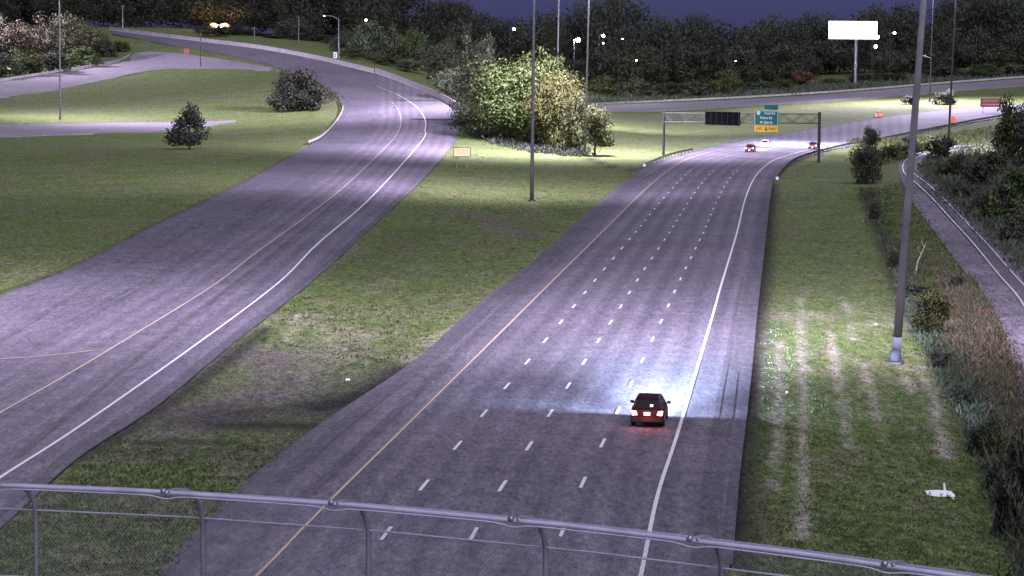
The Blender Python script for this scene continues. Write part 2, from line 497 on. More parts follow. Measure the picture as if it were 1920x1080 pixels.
# ------------------------------------------------------------------ roads: image survey of both pavement edges
ROADS = {}
def resample(L, R, n):
    return crom(L, n), crom(R, n)
def road(name, L, R, n, across, mat, dz=.05, offset_u=0.0, parent=None, skirt=.6, kind='structure', lines=None):
    a, b = resample(L, R, n)
    A, B = ground(a), ground(b)
    rows, edge = [], []
    v = 0.0
    verts, uvs, faces = [], [], []
    for i in range(len(A)):
        if i:
            v += float(np.linalg.norm((A[i] + B[i] - A[i - 1] - B[i - 1]) / 2))
        wd = float(np.linalg.norm((A[i] - B[i])[:2]))
        for k in range(across + 1):
            t = k / across
            p = A[i] * (1 - t) + B[i] * t
            rows.append(p)
            uvs.append((t * wd + offset_u, v))
            edge.append(min(t, 1 - t) * wd)
    rows = np.array(rows)
    rows[:, 2] = ht(rows[:, 0], rows[:, 1]) + dz
    m = across + 1
    nr = len(A)
    for i in range(nr - 1):
        for k in range(across):
            faces.append((i * m + k, i * m + k + 1, (i + 1) * m + k + 1, (i + 1) * m + k))
    if skirt:
        nb = len(rows)
        low = []
        for i in range(nr):
            for k in (0, across):
                p = rows[i * m + k].copy()
                p[2] -= skirt
                low.append(p)
                uvs.append(uvs[i * m + k])
                edge.append(0.0)
        rows = np.vstack([rows, low])
        for i in range(nr - 1):
            faces.append((i * m, (i + 1) * m, nb + 2 * (i + 1), nb + 2 * i))
            faces.append((i * m + across, nb + 2 * i + 1, nb + 2 * (i + 1) + 1, (i + 1) * m + across))
    o = mesh_obj(name, rows, faces, mat, parent)
    uvl = o.data.uv_layers.new(name='UVMap')
    li = np.empty(len(o.data.loops), np.int32)
    o.data.loops.foreach_get('vertex_index', li)
    uvl.data.foreach_set('uv', np.array(uvs)[li].ravel())
    ea = o.data.attributes.new('edge', 'FLOAT', 'POINT')
    ea.data.foreach_set('value', np.array(edge))
    lane = np.full(len(rows), -.9)
    if lines:                        # position across the painted lanes, in lanes from the yellow line
        q_ = project(rows)
        yl_, wl_ = (np.asarray(z_, float)[::-1] for z_ in lines[:2])
        a_ = np.interp(q_[:, 1], yl_[:, 1], yl_[:, 0])
        b_ = np.interp(q_[:, 1], wl_[:, 1], wl_[:, 0])
        lane = np.clip((q_[:, 0] - a_) / (b_ - a_), -.9, 1.9) * lines[2]
    la = o.data.attributes.new('lane', 'FLOAT', 'POINT')
    la.data.foreach_set('value', lane)
    if parent is None:
        tag(o, kind=kind)
    ROADS[name] = np.vstack([A, B[::-1]])[:, :2]
    return o

MAIN_L = [(215, 1150), (310, 1060), (450, 915), (590, 803), (770, 682), (880, 585), (1000, 490), (1090, 408), (1180, 335), (1215, 310), (1275, 291), (1335, 275), (1400, 262), (1520, 243), (1650, 222), (1750, 209), (1830, 202), (1960, 192)]
MAIN_R = [(1350, 1150), (1368, 1060), (1384, 905), (1398, 800), (1410, 682), (1420, 585), (1431, 490), (1440, 408), (1448, 345), (1462, 325), (1485, 307), (1520, 292), (1562, 280), (1640, 265), (1730, 247), (1800, 233), (1850, 225), (1960, 207)]
YEL = [(410, 1150), (489, 1075), (625, 935), (752, 810), (960, 604), (1024, 540), (1125, 440), (1190, 375), (1240, 330), (1275, 306), (1300, 295), (1350, 281), (1420, 266)]
WHT = [(1182, 1150), (1203, 1075), (1232, 935), (1272, 810), (1333, 604), (1351, 540), (1381, 440), (1397, 375), (1416, 332), (1440, 308), (1462, 297), (1510, 283), (1570, 270)]
main = road('main_road', MAIN_L, MAIN_R, 14, 40, M['asphalt'], lines=(YEL, WHT, 4))
Yw, Ww = crom(YEL, 30), crom(WHT, 30)
Yg, Wg = ground(Yw), ground(Ww)

RAMP_L = [(-260, 690), (-120, 615), (0, 556), (70, 530), (150, 494), (300, 418), (450, 345), (560, 285), (610, 250), (638, 218), (636, 190), (608, 163), (570, 145), (535, 133), (490, 117), (400, 98), (300, 81), (212, 64)]
RAMP_R = [(-260, 1190), (-120, 1080), (0, 992), (90, 908), (160, 850), (290, 765), (430, 650), (570, 540), (680, 442), (790, 340), (850, 270), (863, 232), (860, 203), (795, 172), (700, 137), (600, 112), (420, 82), (206, 56)]
RY = [(-120, 843), (0, 776), (125, 705), (240, 636), (395, 540), (480, 475), (570, 410), (650, 347), (730, 270), (748, 245), (752, 225), (747, 208), (735, 193)]
RW = [(-130, 985), (0, 898), (137, 810), (330, 675), (512, 540), (595, 459), (690, 377), (787, 270), (797, 243), (797, 225), (786, 206), (772, 194), (745, 178), (705, 161)]
ramp_o = road('ramp_road', RAMP_L, RAMP_R, 14, 30, M['ramp'], lines=([p for p in RY if p[1] > 224], [p for p in RW if p[1] > 224], 1.5))
road('slip_road', [(-60, 160), (0, 153), (110, 137), (205, 121), (240, 107), (262, 98), (310, 98), (380, 106), (470, 120), (520, 130)],
     [(-60, 192), (0, 183), (110, 167), (210, 147), (270, 134), (320, 129), (370, 128), (420, 129), (480, 131), (524, 134)], 10, 6, M['concrete_road'], .06)
road('side_road', [(-60, 234), (0, 234), (100, 233), (200, 231), (330, 229), (442, 226)],
     [(-60, 260), (0, 258), (100, 253), (200, 249), (330, 244), (442, 229)], 12, 6, M['concrete_road'], .06)
road('far_ramp_road', [(1090, 199), (1130, 197), (1250, 193), (1400, 186), (1550, 177), (1700, 165), (1800, 157), (1980, 143)],
     [(1090, 211), (1130, 210), (1250, 207), (1400, 199), (1550, 190), (1700, 178), (1800, 170), (1980, 156)], 10, 6, M['concrete_road'], .06)

def strip(name, P, wid, mat, parent, dz=.075, uvs=True):
    """a painted band of real width along world points"""
    P = np.asarray(P, float)
    d = np.gradient(P[:, :2], axis=0)
    d /= np.linalg.norm(d, axis=1)[:, None] + 1e-9
    n = np.stack([-d[:, 1], d[:, 0]], 1) * (np.atleast_1d(wid).reshape(-1, 1) / 2)
    a, b = P[:, :2] + n, P[:, :2] - n
    V = np.vstack([np.column_stack([a, ht(a[:, 0], a[:, 1])]), np.column_stack([b, ht(b[:, 0], b[:, 1])])])
    V[:, 2] += dz + V[:, 1] * .00004
    k = len(P)
    return mesh_obj(name, V, [(i, i + k, i + k + 1, i + 1) for i in range(k - 1)], mat, parent)
# edge lines
strip('edge_line', Yg, .14, M['yellow_paint'], main)
strip('edge_line', Wg, .18, M['white_paint'], main)
strip('edge_line', ground(crom(RY, 14)), .13, M['yellow_paint'], ramp_o)
strip('edge_line', ground(crom(RW, 14)), .18, M['white_paint'], ramp_o)
strip('chevron_line', ground(crom([(-40, 679), (0, 675), (85, 669), (176, 659)], 6)), .22, M['yellow_paint'], ramp_o)
# lane dashes: 3.05 m paint, 12.19 m period
START = {1: 1003.0, 2: 1005.0, 3: 908.0}
dash_me = None
yrow = Yw[:, 1]
for lane in (1, 2, 3):
    wx = np.interp(yrow[::-1], Ww[:, 1][::-1], Ww[:, 0][::-1])[::-1]
    sel = yrow > 318
    Pw = ground(np.stack([wx, yrow], 1))
    line = Yg * (1 - lane / 4) + Pw * (lane / 4)
    line = line[sel]
    s = np.concatenate([[0], np.cumsum(np.linalg.norm(np.diff(line[:, :2], axis=0), axis=1))])
    px = project(line)[:, 1]
    s0 = np.interp(-START[lane], -px, s)
    c = s0 - 12.19 * (2 if lane == 3 else 1)
    while c < s[-1] - 2:
        if c > 2:
            ss = np.linspace(c - 1.525, c + 1.525, 4)
            q = np.stack([np.interp(ss, s, line[:, j]) for j in range(3)], 1)
            strip('lane_dash', q, .17, M['white_paint'], main, .08)
        c += 12.19
# dirty shoulder bands and the seam grooves beside the edge lines
def band(px, wid, mat, parent, dz, name='shoulder_band', n=10):
    P = ground(crom(px, n))
    o = strip(name, P, wid, mat, parent, dz)
    L_ = np.concatenate([[0], np.cumsum(np.linalg.norm(np.diff(P[:, :2], axis=0), axis=1))])
    uvl = o.data.uv_layers.new(name='UVMap')
    li = np.empty(len(o.data.loops), np.int32)
    o.data.loops.foreach_get('vertex_index', li)
    uv = np.vstack([np.column_stack([np.zeros(len(P)), L_]), np.column_stack([np.ones(len(P)) * wid, L_])])
    uvl.data.foreach_set('uv', uv[li].ravel())
    return o
band([(560, 945), (700, 815), (880, 640), (985, 536), (1085, 442), (1190, 349), (1250, 311)], .55, M['shoulder'], main, .062)
band([(520, 905), (640, 800), (790, 690), (905, 590), (1015, 497), (1102, 415), (1185, 342)], .9, M['shoulder'], main, .062)
band([(1362, 1060), (1376, 905), (1392, 780), (1404, 682), (1414, 585), (1426, 490), (1436, 408), (1444, 350)], .5, M['shoulder'], main, .062)
band([(1300, 1060), (1330, 860), (1360, 690), (1392, 520)], .28, M['shoulder'], main, .061)
band([(1335, 1060), (1356, 880), (1380, 700)], .28, M['shoulder'], main, .061)
band([(0, 640), (200, 520), (380, 420)], 0.6, M['shoulder'], ramp_o, .061)
band([(120, 610), (330, 495), (520, 375), (640, 280)], 0.3, M['shoulder'], ramp_o, .061)
band([(30, 860), (300, 640), (520, 470), (700, 320)], 0.4, M['shoulder'], ramp_o, .061)
band([(60, 655), (300, 520), (470, 400), (620, 300), (690, 240), (700, 215)], .35, M['shoulder'], ramp_o, .062)
band([(-130, 1058), (0, 964), (90, 886), (150, 836), (290, 748), (430, 638), (570, 530), (680, 435), (780, 340)], .5, M['shoulder'], ramp_o, .062)
# slab joint and a painted shadow line across the ramp bend
for q in ([(738, 188), (790, 189), (846, 188)], [(772, 224), (815, 225), (860, 225)]):
    band(q, 2.2, M['joint_shadow'], ramp_o, .066, 'joint_shadow_band', 5)

sl_o = road('pale_slab', [(782, 193), (790, 202), (798, 213), (801, 222)], [(848, 193), (857, 201), (861, 211), (861, 222)], 5, 4, M['slab'], .062, 0.0, ramp_o, 0)
# railway on its ballast bed
RAIL_A = [(1960, 668), (1914, 573), (1872, 517), (1820, 455), (1780, 415), (1745, 376), (1716, 346), (1696, 328), (1692, 313), (1700, 300), (1722, 289), (1760, 280), (1810, 272)]
RAIL_B = [(1996, 625), (1945, 560), (1900, 517), (1850, 458), (1812, 415), (1776, 377), (1741, 346), (1716, 328), (1709, 312), (1718, 298), (1742, 287), (1776, 280), (1822, 274)]
mid = [((a[0] + b[0]) / 2, (a[1] + b[1]) / 2) for a, b in zip(RAIL_A, RAIL_B)]
BED_L = [(1940, 900), (1895, 660), (1850, 560), (1800, 500), (1755, 440), (1715, 385), (1692, 345), (1686, 320), (1690, 302), (1712, 288), (1750, 278), (1808, 270)]
BED_R = [(2080, 760), (2024, 610), (1975, 545), (1918, 490), (1866, 436), (1812, 380), (1758, 340), (1734, 322), (1727, 308), (1741, 297), (1772, 287), (1828, 278)]
road('ballast_bed', BED_L, BED_R, 10, 6, M['ballast'], .06)
rt = empty('railway_track', g1(1800, 440), 'curving railway track with two bright rails on pale ballast beside the overgrown slope', 'railway track')
org = rt.location.copy()
MP = ground(crom(mid, 12))
md = np.gradient(MP[:, :2], axis=0)
md /= np.linalg.norm(md, axis=1)[:, None]
nn = np.stack([-md[:, 1], md[:, 0]], 1)
for sgn in (-1, 1):
    P = MP.copy()
    P[:, :2] += nn * .72 * sgn
    P[:, 2] = ht(P[:, 0], P[:, 1]) + .24
    mb = MB().loft([[Vector(p) - org + Vector((q[0] * x, q[1] * x, z)) for x, z in ((-.07, -.14), (.07, -.14), (.06, -.03), (-.06, -.03))] for p, q in zip(P, nn)])
    mb.build('rail', M['rail_steel'], rt)
sarc = np.concatenate([[0], np.cumsum(np.linalg.norm(np.diff(MP[:, :2], axis=0), axis=1))])
slp = MB().box((0, 0, 0), (1.9, .25, .16)).mesh('sleeper', M['wood'])
for i, s_ in enumerate(np.arange(2, min(sarc[-1], 200), .75)[:260]):
    p = [np.interp(s_, sarc, MP[:, j]) for j in range(2)]
    an = math.atan2(np.interp(s_, sarc, nn[:, 1]), np.interp(s_, sarc, nn[:, 0]))
    share('sleeper', slp, rt, Vector((p[0], p[1], float(ht(p[0], p[1])[0]) - .005)) - org, (0, 0, an))

# ------------------------------------------------------------------ terrain sheet
nx_in = np.linspace(-.215, .215, 360)
cols = np.concatenate([np.linspace(-1.2, -.215, 40, endpoint=False), nx_in, np.linspace(.215, 1.2, 41)[1:]])
rws = 1 / np.linspace(1 / 42.0, 1 / 1500.0, 420)
rws = np.concatenate([np.linspace(-60, 40, 8), rws, [1900, 2600, 4000]])
GX = cols[None, :] * np.maximum(rws, 60)[:, None]
GY = np.broadcast_to(rws[:, None], GX.shape)
GZ = ht(np.clip(GX, -420, 420), np.clip(GY, 0, 1500))
pxg = project(np.stack([GX.ravel(), np.maximum(GY, 30).ravel(), GZ.ravel()], 1))
def inside(P, poly):
    x, y = P[:, 0], P[:, 1]
    r = np.zeros(len(P), bool)
    j = len(poly) - 1
    for i in range(len(poly)):
        xi, yi = poly[i]
        xj, yj = poly[j]
        if yi != yj:
            c = ((yi > y) != (yj > y)) & (x < (xj - xi) * (y - yi) / (yj - yi) + xi)
            r ^= c
        j = i
    return r
XY = np.stack([GX.ravel(), GY.ravel()], 1)
low = np.zeros(len(XY), bool)
for nm, poly in ROADS.items():
    low |= inside(XY, poly)
Zf = GZ.ravel() - np.where(low, .10 + np.clip(XY[:, 1], 0, 1500) * .0003, 0)
def seg_dist(P, pts):
    pts = np.asarray(pts, float)
    best = np.full(len(P), 1e9)
    for a, b in zip(pts[:-1], pts[1:]):
        ab = b - a
        t = np.clip(((P - a) @ ab) / (ab @ ab), 0, 1)
        best = np.minimum(best, np.linalg.norm(P - a - t[:, None] * ab, axis=1))
    return best
def soft(pts, wpx):
    P = XY
    W = ground(crom(pts, 6))[:, :2]
    d = seg_dist(P, W)
    return np.exp(-(d / wpx) ** 2)
dry = np.zeros(len(XY)); mud_shade = np.zeros(len(XY)); bare = np.zeros(len(XY))
PAINT = []
def add(arr, pts, wm, k):
    PAINT.append((pts, wm, k))
    np.maximum(arr, k * soft(pts, wm), out=arr)
for pts in ([(1500, 560), (1504, 700), (1506, 860), (1505, 1010)], [(1555, 620), (1572, 720), (1592, 840)], [(1620, 680), (1640, 760), (1656, 830)],
            [(1460, 640), (1458, 800), (1450, 920)], [(1690, 690), (1712, 740)], [(1585, 560), (1600, 640)]):
    add(dry, pts, .36, .95)
add(dry, [(1690, 685), (1738, 712), (1758, 790), (1776, 860)], .45, 1.0)
add(dry, [(1600, 675), (1680, 682), (1740, 690)], .5, .6)
add(dry, [(560, 590), (535, 640)], .6, .8)
add(dry, [(1470, 590), (1560, 600), (1660, 600)], 5, .45)
add(dry, [(900, 585), (780, 665), (700, 720)], 1.0, .55)
add(dry, [(1180, 345), (1090, 425), (1000, 505), (900, 590)], .8, .5)
add(dry, [(1432, 620), (1424, 700), (1418, 780)], .45, .9)
add(dry, [(560, 600), (620, 640), (600, 700)], 4, .35)
add(bare, [(840, 400), (900, 405), (970, 440)], 2.5, .8)
add(bare, [(480, 660), (520, 720), (480, 760)], 4.5, .95)
add(bare, [(330, 800), (450, 755), (620, 775)], 4.5, .95)
add(bare, [(180, 870), (330, 850), (480, 860)], 2.0, .45)
add(bare, [(480, 905), (600, 815), (740, 710)], 1.5, .6)
add(bare, [(1180, 270), (1330, 265), (1380, 255)], 6, .35)
add(bare, [(1220, 225), (1500, 205), (1800, 195)], 18, .45)
add(bare, [(1790, 530), (1830, 640), (1890, 760)], 2.2, .8)
add(bare, [(0, 190), (150, 205), (330, 190)], 12, .35)
add(bare, [(0, 268), (150, 275), (280, 285)], 6, .45)
add(mud_shade, [(775, 690), (700, 735), (640, 752), (595, 764)], 2.4, 1.0)  # shade of the gore hollow painted over wet ground
add(mud_shade, [(570, 800), (500, 797), (435, 798)], 2.2, 1.0)  # painted shade of the next hollow
add(mud_shade, [(430, 830), (330, 828), (270, 832)], 1.0, .9)  # painted shade in the leftmost hollow
add(mud_shade, [(600, 775), (480, 770), (380, 790)], 3.0, .62)
add(mud_shade, [(560, 830), (420, 850), (230, 850)], 2.5, .4)
add(mud_shade, [(120, 875), (280, 782), (430, 672), (500, 615)], .7, .85)
add(mud_shade, [(490, 895), (600, 812), (760, 700)], 1.0, .7)
add(mud_shade, [(1180, 345), (1090, 420), (1000, 500), (880, 595)], .45, .5)
add(mud_shade, [(1415, 590), (1413, 640)], .9, 1.0)
add(mud_shade, [(1448, 345), (1440, 408), (1432, 490), (1421, 585), (1411, 682), (1400, 800), (1388, 905), (1374, 1060)], 1.15, .95)
add(mud_shade, [(1620, 360), (1660, 460), (1710, 600), (1770, 700), (1850, 850), (1905, 1000)], 1.0, .8)
add(mud_shade, [(1095, 294), (1150, 314), (1200, 318), (1240, 302)], 1.2, .85)  # cast shadow painted in a curve beside the small tree
add(mud_shade, [(0, 548), (150, 496), (300, 419), (450, 346), (555, 289)], .6, .6)
add(mud_shade, [(800, 430), (720, 470), (640, 520)], 4, .25)
nr, ncl = GX.shape
idx = np.arange(nr * ncl).reshape(nr, ncl)
q = np.stack([idx[:-1, :-1], idx[:-1, 1:], idx[1:, 1:], idx[1:, :-1]], -1).reshape(-1, 4)
me = bpy.data.meshes.new('grass_ground')
V = np.column_stack([XY, Zf])
me.vertices.add(len(V)); me.vertices.foreach_set('co', V.ravel())
me.loops.add(q.size); me.loops.foreach_set('vertex_index', q.ravel())
me.polygons.add(len(q)); me.polygons.foreach_set('loop_start', np.arange(0, q.size, 4))
me.polygons.foreach_set('use_smooth', [True] * len(q))
for nm, arr in (('dry', dry), ('mud_shade', mud_shade), ('bare', bare)):
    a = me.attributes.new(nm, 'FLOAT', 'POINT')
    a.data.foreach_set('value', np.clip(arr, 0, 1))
me.update(); me.validate()
me.materials.append(M['grass'])
tag(link(bpy.data.objects.new('grass_ground', me)), kind='structure')


# ------------------------------------------------------------------ overpass deck and its curved-top fence
ZF = 13.21                                  # top rail
PA = at(157, 912, 42.4); PB = at(1480, 1022, 36.3)
PA.z = PB.z = 0
fd = (PB - PA).normalized()
fn = Vector((fd.y, -fd.x, 0))               # towards the pavement of the overpass
if fn.y > 0:
    fn = -fn
def fpt(u, off, z):
    p = PA + fd * u + fn * off
    zz = z + (u / (PB - PA).length) * 0.31 - .003 * (u - 5) ** 2
    return Vector((p.x, p.y, zz))
prof = [(-.98, 9.9), (-.98, 12.2), (-.98, ZF - .62), (-.93, ZF - .42), (-.78, ZF - .20), (-.52, ZF - .05), (-.25, ZF), (0, ZF)]
prof = [(a - 0.0, b) for a, b in prof]
# offsets: 0 is the free edge of the curved top (nearest the overpass pavement), -.98 the plane of the straight posts
fence = empty('overpass_fence', fpt(6, -.98, 10.3), 'curved-top chain-link fence with pale top rail crossing the bottom of the view', 'fence')
forg = fence.location.copy()
ulen = 0.0
U0, U1 = -6.0, 20.0
def rail(off, z, r, name):
    MB().tube([fpt(u, off, z) - forg for u in np.linspace(U0, U1, 8)], r, 8).build(name, M['steel'], fence, True)
M['fence_steel'] = simple('galvanised_fence_steel', (.50, .48, .60), .6, .0, .2, 2)
M['fence_post'] = simple('dull_fence_post', (.22, .21, .245), .8, .0, .2, 2)
def rail2(off, z, r, name):
    MB().tube([fpt(u, off, z) - forg for u in np.linspace(U0, U1, 8)], r, 8).build(name, M['fence_steel'], fence, True)
rail2(0, ZF, .036, 'top_rail')
rail2(-.96, ZF - .56, .016, 'tension_wire')
rail2(-.96, ZF - 1.72, .011, 'lower_rail')
PX = [-5, 313, 627, 965, 1300, 1665, 2040]
us = []
for x in PX:
    best = min(np.linspace(U0, U1, 2000), key=lambda u: abs(project([fpt(u, 0, ZF)])[0][0] - x))
    us.append(float(best))
for u in us:
    p = MB().tube([fpt(u, o_, z_) - forg for o_, z_ in prof], .044, 8).build('post', M['fence_post'], fence, True)
    mb = MB().sphere(fpt(u - .045, .02, ZF + .02) - forg, .055).sphere(fpt(u + .075, .0, ZF + .012) - forg, .042)
    mb.build('rail_clamp', M['steel'], p, True)
    MB().box(fpt(u, -.98, 10.36) - forg, (.22, .22, .04), math.atan2(fd.y, fd.x)).build('base_plate', M['steel'], p)
uu_ = np.linspace(U0, U1, 260)
MB().tube([fpt(u, .03, ZF - .055 - .045 * sum(math.exp(-((u - c_) / .2) ** 2) for c_ in us)) - forg for u in uu_], .013, 5).build('mesh_edge_wire', M['fence_steel'], fence, True)
pa = np.array(prof)
pl = np.concatenate([[0], np.cumsum(np.linalg.norm(np.diff(pa, axis=0), axis=1))])
wl = np.concatenate([np.linspace(.5, pl[2], 4), np.linspace(pl[2], pl[-1], 9)[1:]])
wp = np.stack([np.interp(wl, pl, pa[:, 0]), np.interp(wl, pl, pa[:, 1])], 1)
mb = MB()
step = .075
for sgn in (-1, 1):
    for u in np.arange(U0 - 3.5, U1 + 3.5, step):
        pts = []
        for (o_, z_), w_ in zip(wp, wl):
            uu = u + sgn * (w_ - wl[0])
            if U0 <= uu <= U1:
                pts.append(fpt(uu, o_, z_) - forg)
        if len(pts) > 1:
            mb.tube(pts, .0019, 3, False)
M['mesh_wire'] = simple('dull_mesh_wire', (.34, .32, .42), .7, .0, .15, 2)
tag(mb.build('chain_link_mesh', M['mesh_wire'], fence), kind='stuff')
an = math.atan2(fd.y, fd.x)
c0 = fpt(7, 6.2, 9.95)
tag(MB().box(c0, (70, 14.6, .7), an).build('overpass_deck', M['old_concrete']), kind='structure')
c1 = fpt(7, -.98, 10.32)
tag(MB().box(c1, (70, .3, .06), an).build('overpass_coping', M['concrete']), kind='structure')
for u in (-12, 30):
    c = fpt(u, 6.2, 0)
    tag(MB().box((c.x, c.y, 4.7), (1.2, 12, 10), an).build('overpass_pier', M['old_concrete']), kind='structure')

# ------------------------------------------------------------------ high mast lights (lit; their heads stand above the picture)
def mast(name_lbl, P, H, r0, r1, lean, power, aim, col=(.84, .74, 1.05), cone=150, headlit_base=False, group='high mast lights over the interchange', mat='grey_steel', blend=1.0):
    t = empty('high_mast_light', P, name_lbl, 'high mast light', group)
    top = Vector((lean[0] * H, lean[1] * H, H))
    n = 8
    MB().tube([top * (i / n) for i in range(n + 1)], [r0 + (r1 - r0) * i / n for i in range(n + 1)], 14).build('pole', M[mat], t, True)
    MB().tube([(0, 0, -.6), (0, 0, .12)], r0 * 1.9, 12).build('footing', M['old_concrete'], t)
    MB().box((0, 0, .15), (r0 * 3.6, r0 * 3.6, .07)).build('base_plate', M['dark_steel'], t)
    if headlit_base:  # pale band painting headlight on the galvanised foot
        MB().tube([(0, 0, .18), top * (1.75 / H)], [r0 * 1.07, r0 * 1.05], 14, True).build('headlit_base_band', M['headlit_base'], t, True)
    ring = MB()
    R = 1.25
    ring.tube([top + Vector((R * math.cos(a), R * math.sin(a), -.4)) for a in np.linspace(0, 2 * math.pi, 17)], .07, 6)
    for a in np.linspace(0, 2 * math.pi, 5)[:-1]:
        ring.tube([top + Vector((0, 0, -.2)), top + Vector((R * math.cos(a), R * math.sin(a), -.4))], .05, 6)
    ring.build('lamp_ring', M['grey_steel'], t)
    for a in np.linspace(0, 2 * math.pi, 9)[:-1]:
        c = top + Vector((1.6 * math.cos(a), 1.6 * math.sin(a), -.6))
        h = MB().loft([[c + Vector((x * s_, y * s_, z)) for x, y in ((-.22, -.22), (.22, -.22), (.22, .22), (-.22, .22))] for s_, z in ((.5, .3), (1, .0), (1, -.12))]).build('luminaire', M['grey_steel'], t)
        MB().box(c + Vector((0, 0, -.15)), (.36, .36, .04)).build('lens', M['mast_lens'], h)
    L = bpy.data.lights.new('mast_lamp', 'SPOT')
    L.energy = power
    L.color = col
    L.spot_size = rad(cone)
    L.spot_blend = blend
    L.shadow_soft_size = 1.1
    lo = bpy.data.objects.new('mast_lamp', L)
    link(lo, t)
    lo.location = top + Vector((0, 0, -1.0))
    d = (Vector(aim) - (P + lo.location)).normalized()
    lo.rotation_euler = d.to_track_quat('-Z', 'Y').to_euler()
    return t
def gz(X, Y):
    return Vector((X, Y, float(ht(X, Y)[0])))
K = 2350.0
mast('thick grey pole leaning right on the mown verge with a pale base', g1(1679, 681), 36, .30, .15, (.056, 0), 100 * K, gz(6, 220), headlit_base=True, mat='brown_steel', cone=160)
mast('grey mast rising from the median grass in front of the big lit tree', g1(997, 377), 38, .27, .11, (.003, 0), 100 * K, gz(-28, 400), cone=160)
mast('slim mast whose foot is hidden behind the big lit tree', gz(9.6, 585), 40, .25, .12, (.008, 0), 520 * K, gz(-26, 690), cone=165)
mast('slim mast standing beside the small tree at the right of the lit tree', g1(1096, 292), 40, .22, .11, (.018, 0), 330 * K, gz(5, 512), cone=165)
mast('dark slim mast between scrub and the far carriageway on the right', g1(1777, 291), 38, .24, .12, (.028, 0), 270 * K, gz(95, 590), mat='dark_steel', cone=165)
mast('pale thin mast on the grass bank above the side road at left', g1(113, 224), 36, .22, .11, (.0, 0), 120 * K, gz(-88, 610), cone=168)
P = g1(1743, 191)
mg = mast('dark mast with a side lamp standing on the far grass bank', P, 40, .24, .12, (.012, 0), 430 * K, gz(120, 780), mat='dark_steel', cone=165)
zl = up_px(P, 106)
arm = MB().tube([(.1, 0, zl - .5), (-1.6, -.2, zl + .1), (-3.2, -.3, zl + .2)], .07, 6).build('side_arm', M['grey_steel'], mg)
MB().loft([[(-3.0 + x, -.3 + y, zl + .2 + z) for x, y in ((-1.3, -.3), (1.3, -.3), (1.5, 0), (1.3, .3), (-1.3, .3), (-1.5, 0))] for z in (-.1, .1, .2)]).build('side_lamp_head', M['concrete'], arm)
mast('mast outside the left edge beside the ramp', gz(-56, 196), 36, .28, .12, (0, 0), 72 * K, gz(-40, 188), cone=160)
mast('mast outside the frame beyond the upper ramp at left', gz(-175, 790), 36, .28, .12, (0, 0), 260 * K, gz(-125, 800), cone=165)

# ------------------------------------------------------------------ guard rails and barriers
post_me = MB().box((0, 0, .38), (.14, .12, .86)).mesh('rail_post', M['dark_steel'])
def guardrail(px, label, mat='dark_steel', h=.78, spacing=3.8, group=None, terminal=None, side=1, n=10, fat=1.0):
    P = ground(crom(px, n))
    s = np.concatenate([[0], np.cumsum(np.linalg.norm(np.diff(P[:, :2], axis=0), axis=1))])
    q = np.arange(0, s[-1], spacing)
    Q = np.stack([np.interp(q, s, P[:, j]) for j in range(2)], 1)
    Q = np.column_stack([Q, ht(Q[:, 0], Q[:, 1])])
    o = empty('guard_rail', Q[0], label, 'guard rail', group)
    og = Vector(Q[0])
    d = np.gradient(Q[:, :2], axis=0)
    d /= np.linalg.norm(d, axis=1)[:, None] + 1e-9
    sec = [(.05, -.17), (.11, -.12), (.05, -.03), (.05, .03), (.11, .12), (.05, .17), (.02, .17), (.02, -.17)]
    rings = []
    for p, t in zip(Q, d):
        nv = Vector((-t[1], t[0], 0)) * side
        rings.append([Vector(p) - og + nv * a + Vector((0, 0, h - .17 + b * fat)) for a, b in sec])
    MB().loft(rings).build('beam', M[mat], o)
    for p, t in zip(Q, d):
        share('post', post_me, o, Vector(p) - og, (0, 0, math.atan2(t[1], t[0])))
    if terminal:
        MB().box(Vector((0, -.1, h * .62)), (.42, .12, .46)).build('end_reflector', M['sign_white'], o)
    return o
guardrail([(1457, 340), (1468, 325), (1486, 308), (1518, 294), (1560, 282), (1605, 273), (1640, 267), (1700, 255), (1760, 243), (1830, 229), (1900, 217), (1960, 205)],
          'long dark guard rail with white end plate along the right edge of the carriageway', terminal=True, fat=1.3, side=1, spacing=4.5)
guardrail([(1208, 315), (1222, 309), (1245, 299), (1272, 291), (1300, 285)], 'short dark guard rail with white end plate at the left gantry post', terminal=True, side=-1, fat=1.2)
guardrail([(578, 272), (600, 262), (622, 242), (639, 218), (642, 203), (636, 188)], 'pale curved guard rail round the inside of the ramp bend', 'concrete', side=-1, fat=1.5, spacing=3)
guardrail([(-40, 159), (0, 154), (110, 137), (205, 121), (238, 109), (246, 100)], 'pale guard rail along the slip road below the autumn trees', 'concrete', side=-1, fat=2.2, spacing=6)
guardrail([(1092, 199), (1130, 197), (1250, 192), (1400, 185), (1550, 176), (1700, 164), (1800, 156), (1960, 144)], 'long pale guard rail along the far ramp in front of the dark wood', 'concrete', side=-1, fat=1.8, spacing=8)

def barrier(px, label, group, n=8, h=1.05, wid=.55):
    P = ground(crom(px, n))
    o = empty('concrete_barrier', P[0], label, 'barrier', group)
    og = Vector(P[0])
    d = np.gradient(P[:, :2], axis=0)
    d /= np.linalg.norm(d, axis=1)[:, None] + 1e-9
    sec = [(-.5, -.3), (-.5, .12), (-.28, .35), (-.18, 1), (.18, 1), (.28, .35), (.5, .12), (.5, -.3)]
    # cast in lengths: a part each
    k = 4
    for i in range(0, len(P) - 1, k):
        idx_ = list(range(i, min(i + k, len(P) - 1) + 1))
        rings = []
        for j in idx_:
            nv = Vector((-d[j][1], d[j][0], 0))
            t = Vector((d[j][0], d[j][1], 0))
            g = .03 if j == idx_[0] else (-.03 if j == idx_[-1] else 0)
            rings.append([Vector(P[j]) - og + nv * a * wid + t * g + Vector((0, 0, b * h)) for a, b in sec])
        MB().loft(rings).build('barrier_length', M['concrete'], o)
    return o
